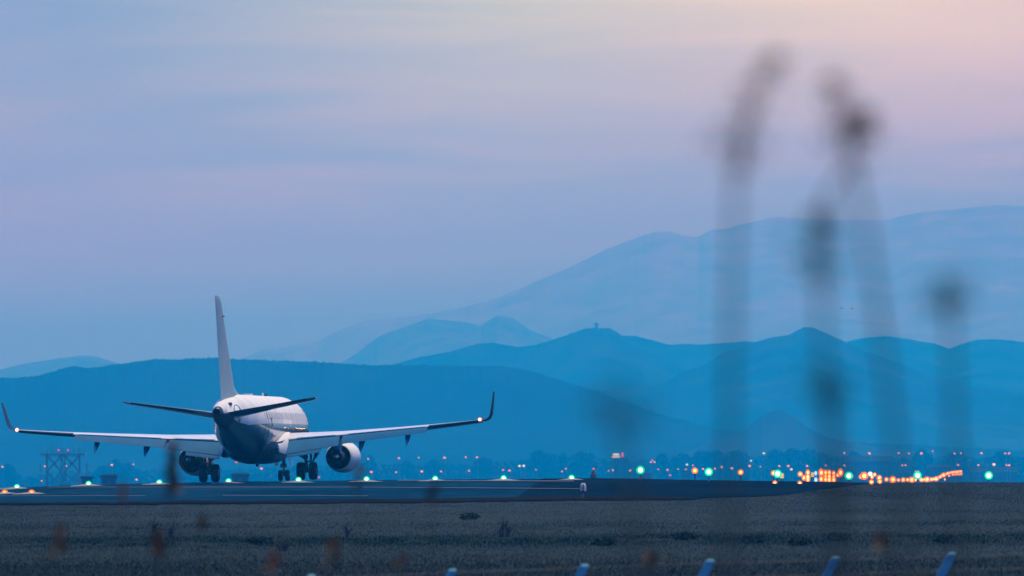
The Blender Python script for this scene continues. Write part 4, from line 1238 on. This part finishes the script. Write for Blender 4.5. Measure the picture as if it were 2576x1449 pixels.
def reed(label, d, stem_pts, heads, sw=.012, leafs=(), tint=(.030, .026, .024), mat=None, hn=155, group='reeds close to the camera'):
    pts = [at(u, v, d) for u, v in stem_pts]
    foot = pts[-1]
    gz = ground_z(foot.x, foot.y)
    base = Vector((foot.x + (pts[-1].x - pts[-2].x) * .5, foot.y, gz))
    r = empty('reed', base, label, 'reed', group)
    pl = [p - base for p in pts] + [Vector((0, 0, -.03))]
    n = len(pl)
    MB().tube(pl, [sw * (.5 + .6 * i / n) for i in range(n)], 8).build('stem', mat or M_STEM, r)
    for hd in heads:
        ax = [at(u, v, d) - base for u, v, w in hd]; ws = [2.2 * w / FOC * d for u, v, w in hd]
        P_ = []
        for k in range(hn):
            t = rng.uniform(0, len(ax) - 1.001); i = int(t); f = t - i
            c = ax[i].lerp(ax[i + 1], f); w = ws[i] * (1 - f) + ws[i + 1] * f
            o = rng.normal(0, .5, 3) * w
            P_.append((c.x + o[0], c.y + o[1], c.z + o[2] * .7))
        v, f, c = leaf_cloud(np.array(P_), .0125 * d / 25, tint)
        fast_mesh('seed_head', v, f, REEDLEAF, False, r, c)
    for lf in leafs:
        a = [at(u, v, d) - base for u, v in lf]
        mb = MB(); rg = []
        for i, q in enumerate(a):
            w = .010 * math.sin(math.pi * (i + .4) / (len(a) + .2)) * d / 29
            rg.append([q + Vector((-w, 0, 0)), q + Vector((0, -w * .4, 0)), q + Vector((w, 0, 0))])
        mb.rings(rg, cap=False, close=False); mb.build('leaf', mat or M_STEM, r)


RD = 23.5
reed('tallest blurred reed with a long plume curving to the right', RD, [(1862, 330), (1850, 470), (1842, 700), (1838, 900), (1836, 1150), (1832, 1449)],
     [[(1955, 140, 8), (1915, 195, 20), (1885, 250, 32), (1868, 310, 36), (1862, 370, 36), (1852, 425, 24)]])
reed('tall blurred reed whose plume leans left above a slanting stem', RD + .6, [(2140, 345), (2152, 440), (2180, 580), (2205, 760), (2232, 950), (2255, 1140), (2285, 1449)],
     [[(2098, 195, 8), (2110, 240, 18), (2125, 295, 28), (2140, 345, 36), (2138, 390, 26)], [(2185, 285, 5), (2168, 330, 12)]], leafs=[[(2140, 400), (2115, 450), (2085, 490), (2066, 540)]])
reed('blurred reed with a narrow upright dark head in front of the big mountain', RD + .2, [(2062, 560), (2064, 700), (2070, 860), (2080, 1000), (2092, 1200), (2100, 1449)],
     [[(2066, 535, 14), (2064, 590, 30), (2060, 650, 36), (2058, 705, 24)]], tint=(.018, .050, .055))
reed('shorter blurred reed with a dark head before the low hills', RD - .4, [(2086, 960), (2096, 1060), (2106, 1150), (2120, 1449)],
     [[(2086, 925, 16), (2088, 975, 32), (2092, 1020, 22)]], hn=72, tint=(.018, .050, .055))
reed('blurred reed with a small round dark head at the far right', RD + 1., [(2388, 740), (2394, 850), (2400, 1000), (2406, 1200), (2410, 1449)],
     [[(2388, 705, 18), (2388, 742, 32), (2390, 778, 18)]], hn=85, tint=(.018, .050, .055))
reed('faint short blurred reed with a loose head above the billboard', RD - 1.5, [(1545, 1040), (1565, 1120), (1585, 1200), (1605, 1449)],
     [[(1535, 990, 20), (1545, 1035, 45), (1560, 1080, 40)]], hn=80)
# low dry stalks, a little farther off
DD = 62.
for i, (u, v0, hv, w, l) in enumerate([
        (437, 1118, 1240, 9, 'dark brown blurred stalk crossing in front of the left engine'),
        (905, 1165, 1220, 5, 'faint reddish stalk under the right wing'),
        (310, 1205, 1255, 5, 'faint stalk between the lattice tower and the left engine'),
        (1092, 1215, 1262, 7, 'faint brown stalk below the outer right wing'),
        (512, 1290, 1330, 6, 'faint reddish stalk low on the field under the tail'),
        (847, 1350, 1415, 12, 'orange brown blurred stalk at the bottom, left of the fence posts'),
        (400, 1335, 1400, 12, 'wide dull brown stalk at the bottom left'),
        (150, 1310, 1400, 14, 'broad faint brown stalk at the far bottom left'),
        (690, 1385, 1430, 12, 'low faint brown stalk at the bottom between two others'),
        (1640, 1395, 1430, 12, 'low brown stalk between two pale fence posts'),
        (1012, 1395, 1430, 10, 'low dim brown stalk left of the first tall fence post'),
        (2225, 1330, 1390, 12, 'dim brown stalk between the two rightmost fence posts')]):
    reed(l, DD + i * .7, [(u, v0), (u - 3, (v0 + hv) / 2), (u - 4, hv), (u - 5, hv + 90), (u - 5, max(hv + 180, 1500))],
         [[(u, v0, w * .5), (u - 2, (v0 + hv) / 2, w * .7), (u - 5, hv, w)]], sw=.006, tint=(.13, .08, .05), mat=M_DRY, hn=(80 if v0 < 1130 else 22 if w >= 12 else 12), group='dry stalks blurred before the field')
S_LAST = None

# ------------------------------------------------------------------ air
zs = [v.co.z for v in ground.data.vertices]
hz_top = max((max(c[2] for c in o.bound_box) for o in S.objects if o.type == 'MESH' and o.name.startswith('mountain')), default=220) + 4
hb = MB().box(0, 0, (hz_top + min(zs) - 12) / 2, 52000, 52000, hz_top - (min(zs) - 12)).build('haze', None)
tag(hb, 'pale blue evening haze filling the air over the airfield and hills', 'haze', kind='stuff')
m = bpy.data.materials.new('haze_air'); m.use_nodes = True; nt = m.node_tree; nt.nodes.clear()
pv = nt.nodes.new('ShaderNodeVolumePrincipled'); out = nt.nodes.new('ShaderNodeOutputMaterial')
HAZE_D = 1.95e-4
pv.inputs['Color'].default_value = (.002, .53, 1.0, 1)
pv.inputs['Absorption Color'].default_value = (1, 1, 1, 1)
pv.inputs['Density'].default_value = HAZE_D
pv.inputs['Anisotropy'].default_value = .55
nt.links.new(pv.outputs[0], out.inputs['Volume'])
hb.data.materials.append(m)

# ------------------------------------------------------------------ sky and light
w = bpy.data.worlds.new('World'); S.world = w; w.use_nodes = True
nt = w.node_tree; N = nt.nodes; L = nt.links; bg = N['Background']
SUN_EL, SUN_AZ = R(77), R(45)                          # azimuth clockwise from +Y
sky = N.new('ShaderNodeTexSky'); sky.sky_type = 'NISHITA'; sky.sun_disc = False
sky.sun_elevation = SUN_EL; sky.sun_rotation = SUN_AZ
tc = N.new('ShaderNodeTexCoord'); sp = N.new('ShaderNodeSeparateXYZ'); L.new(tc.outputs['Generated'], sp.inputs[0])
SKY_S = .10
# twilight colours of the lowest few degrees, by height above the horizon
el = N.new('ShaderNodeMapRange'); el.inputs[1].default_value = 0; el.inputs[2].default_value = .06; L.new(sp.outputs[2], el.inputs[0])
# long cloud streaks bend the height at which colours change
mp = N.new('ShaderNodeMapping'); mp.inputs['Scale'].default_value = (26, 8, 210); mp.inputs['Rotation'].default_value = (0, R(-2.5), 0); L.new(tc.outputs['Generated'], mp.inputs[0])
n1 = N.new('ShaderNodeTexNoise'); n1.inputs['Scale'].default_value = 1.; n1.inputs['Detail'].default_value = 6; n1.inputs['Roughness'].default_value = .5; n1.inputs['Distortion'].default_value = .8
L.new(mp.outputs[0], n1.inputs['Vector'])
nz = N.new('ShaderNodeMath'); nz.operation = 'MULTIPLY_ADD'; nz.inputs[1].default_value = .15; nz.inputs[2].default_value = -.075; L.new(n1.outputs['Fac'], nz.inputs[0])
az = N.new('ShaderNodeMapRange'); az.inputs[1].default_value = -.042; az.inputs[2].default_value = .046; az.inputs[3].default_value = -1.1; az.inputs[4].default_value = .10; L.new(sp.outputs[0], az.inputs[0])
eo = N.new('ShaderNodeMath'); eo.operation = 'SUBTRACT'; eo.inputs[1].default_value = .45; L.new(el.outputs[0], eo.inputs[0])
azc = N.new('ShaderNodeMath'); azc.operation = 'MULTIPLY'; L.new(az.outputs[0], azc.inputs[0]); L.new(eo.outputs[0], azc.inputs[1])
hm = N.new('ShaderNodeMapRange'); hm.inputs[1].default_value = .010; hm.inputs[2].default_value = .03; L.new(sp.outputs[2], hm.inputs[0])
s1 = N.new('ShaderNodeMath'); s1.operation = 'ADD'; L.new(nz.outputs[0], s1.inputs[0]); L.new(azc.outputs[0], s1.inputs[1])
s1b = N.new('ShaderNodeMath'); s1b.operation = 'MULTIPLY'; L.new(s1.outputs[0], s1b.inputs[0]); L.new(hm.outputs[0], s1b.inputs[1])
s2 = N.new('ShaderNodeMath'); s2.operation = 'ADD'; L.new(el.outputs[0], s2.inputs[0]); L.new(s1b.outputs[0], s2.inputs[1])
LOW = [(0, (.14, .23, .42)), (.28, (.16, .31, .44)), (.45, (.30, .66, .40)), (.58, (.55, 1.04, .24)), (.72, (.83, 1.48, .24)), (1.0, (.94, 1.34, .34))]
rp = ramp(nt, LOW, s2.outputs[0])
up = N.new('ShaderNodeMix'); up.data_type = 'RGBA'; up.blend_type = 'MULTIPLY'; up.inputs[0].default_value = 1
up.inputs[7].default_value = (SKY_S * .36, SKY_S * .80, SKY_S * 1.36, 1); L.new(sky.outputs[0], up.inputs[6])
bl = N.new('ShaderNodeMapRange'); bl.interpolation_type = 'SMOOTHSTEP'; bl.inputs[1].default_value = .30; bl.inputs[2].default_value = .75; L.new(sp.outputs[2], bl.inputs[0])
b2 = N.new('ShaderNodeMapRange'); b2.interpolation_type = 'SMOOTHSTEP'; b2.inputs[1].default_value = .050; b2.inputs[2].default_value = .105; L.new(sp.outputs[2], b2.inputs[0])
ax = N.new('ShaderNodeMath'); ax.operation = 'ABSOLUTE'; L.new(sp.outputs[0], ax.inputs[0])
gm = N.new('ShaderNodeMapRange'); gm.inputs[1].default_value = .004; gm.inputs[2].default_value = .05; gm.inputs[3].default_value = 1.; gm.inputs[4].default_value = .77; L.new(ax.outputs[0], gm.inputs[0])
gc = N.new('ShaderNodeCombineColor'); rm = N.new('ShaderNodeMapRange'); rm.inputs[1].default_value = .018; rm.inputs[2].default_value = .052; rm.inputs[3].default_value = 1.; rm.inputs[4].default_value = .88; L.new(sp.outputs[0], rm.inputs[0]); L.new(rm.outputs[0], gc.inputs[0]); L.new(gm.outputs[0], gc.inputs[1]); gc.inputs[2].default_value = 1
gx = N.new('ShaderNodeMix'); gx.data_type = 'RGBA'; gx.blend_type = 'MULTIPLY'; gx.inputs[0].default_value = 1; L.new(rp.outputs[0], gx.inputs[6]); L.new(gc.outputs[0], gx.inputs[7])
md = N.new('ShaderNodeMix'); md.data_type = 'RGBA'; L.new(b2.outputs[0], md.inputs[0]); L.new(gx.outputs[2], md.inputs[6]); md.inputs[7].default_value = (.08, .28, 1.32, 1)
mx = N.new('ShaderNodeMix'); mx.data_type = 'RGBA'; L.new(bl.outputs[0], mx.inputs[0]); L.new(md.outputs[2], mx.inputs[6]); L.new(up.outputs[2], mx.inputs[7])
L.new(mx.outputs[2], bg.inputs[0]); bg.inputs[1].default_value = 1.0

sl = bpy.data.lights.new('sun', 'SUN'); sl.energy = 4.1; sl.angle = R(25); sl.color = (1., .80, .40)
so = bpy.data.objects.new('sun', sl); C.objects.link(so)
dirv = Vector((math.sin(SUN_AZ) * math.cos(SUN_EL), math.cos(SUN_AZ) * math.cos(SUN_EL), math.sin(SUN_EL)))
so.rotation_euler = dirv.to_track_quat('Z', 'Y').to_euler()

# ------------------------------------------------------------------ camera
cam = bpy.data.cameras.new('camera'); co = bpy.data.objects.new('camera', cam); C.objects.link(co)
co.location = (0, 0, CAM_Z)
cam.sensor_width = 36; cam.lens = 36 * FOC / W_PX
cam.clip_start = .5; cam.clip_end = 90000
pitch = math.atan((YH - H_PX / 2) / FOC)
co.rotation_euler = (R(90) + pitch, 0, 0)
cam.dof.use_dof = True; cam.dof.focus_distance = D0; cam.dof.aperture_fstop = cam.lens / 1000 / .095
S.camera = co

S.view_settings.view_transform = 'Standard'; S.view_settings.look = 'None'
S.view_settings.exposure = 0; S.view_settings.gamma = 1
cy = S.cycles
cy.use_denoising = True
try: cy.denoiser = 'OPENIMAGEDENOISE'
except Exception: pass
cy.max_bounces = 8; cy.diffuse_bounces = 3; cy.glossy_bounces = 3; cy.volume_bounces = 4; cy.transparent_max_bounces = 8
cy.sample_clamp_indirect = 30
cy.caustics_reflective = False; cy.caustics_refractive = False
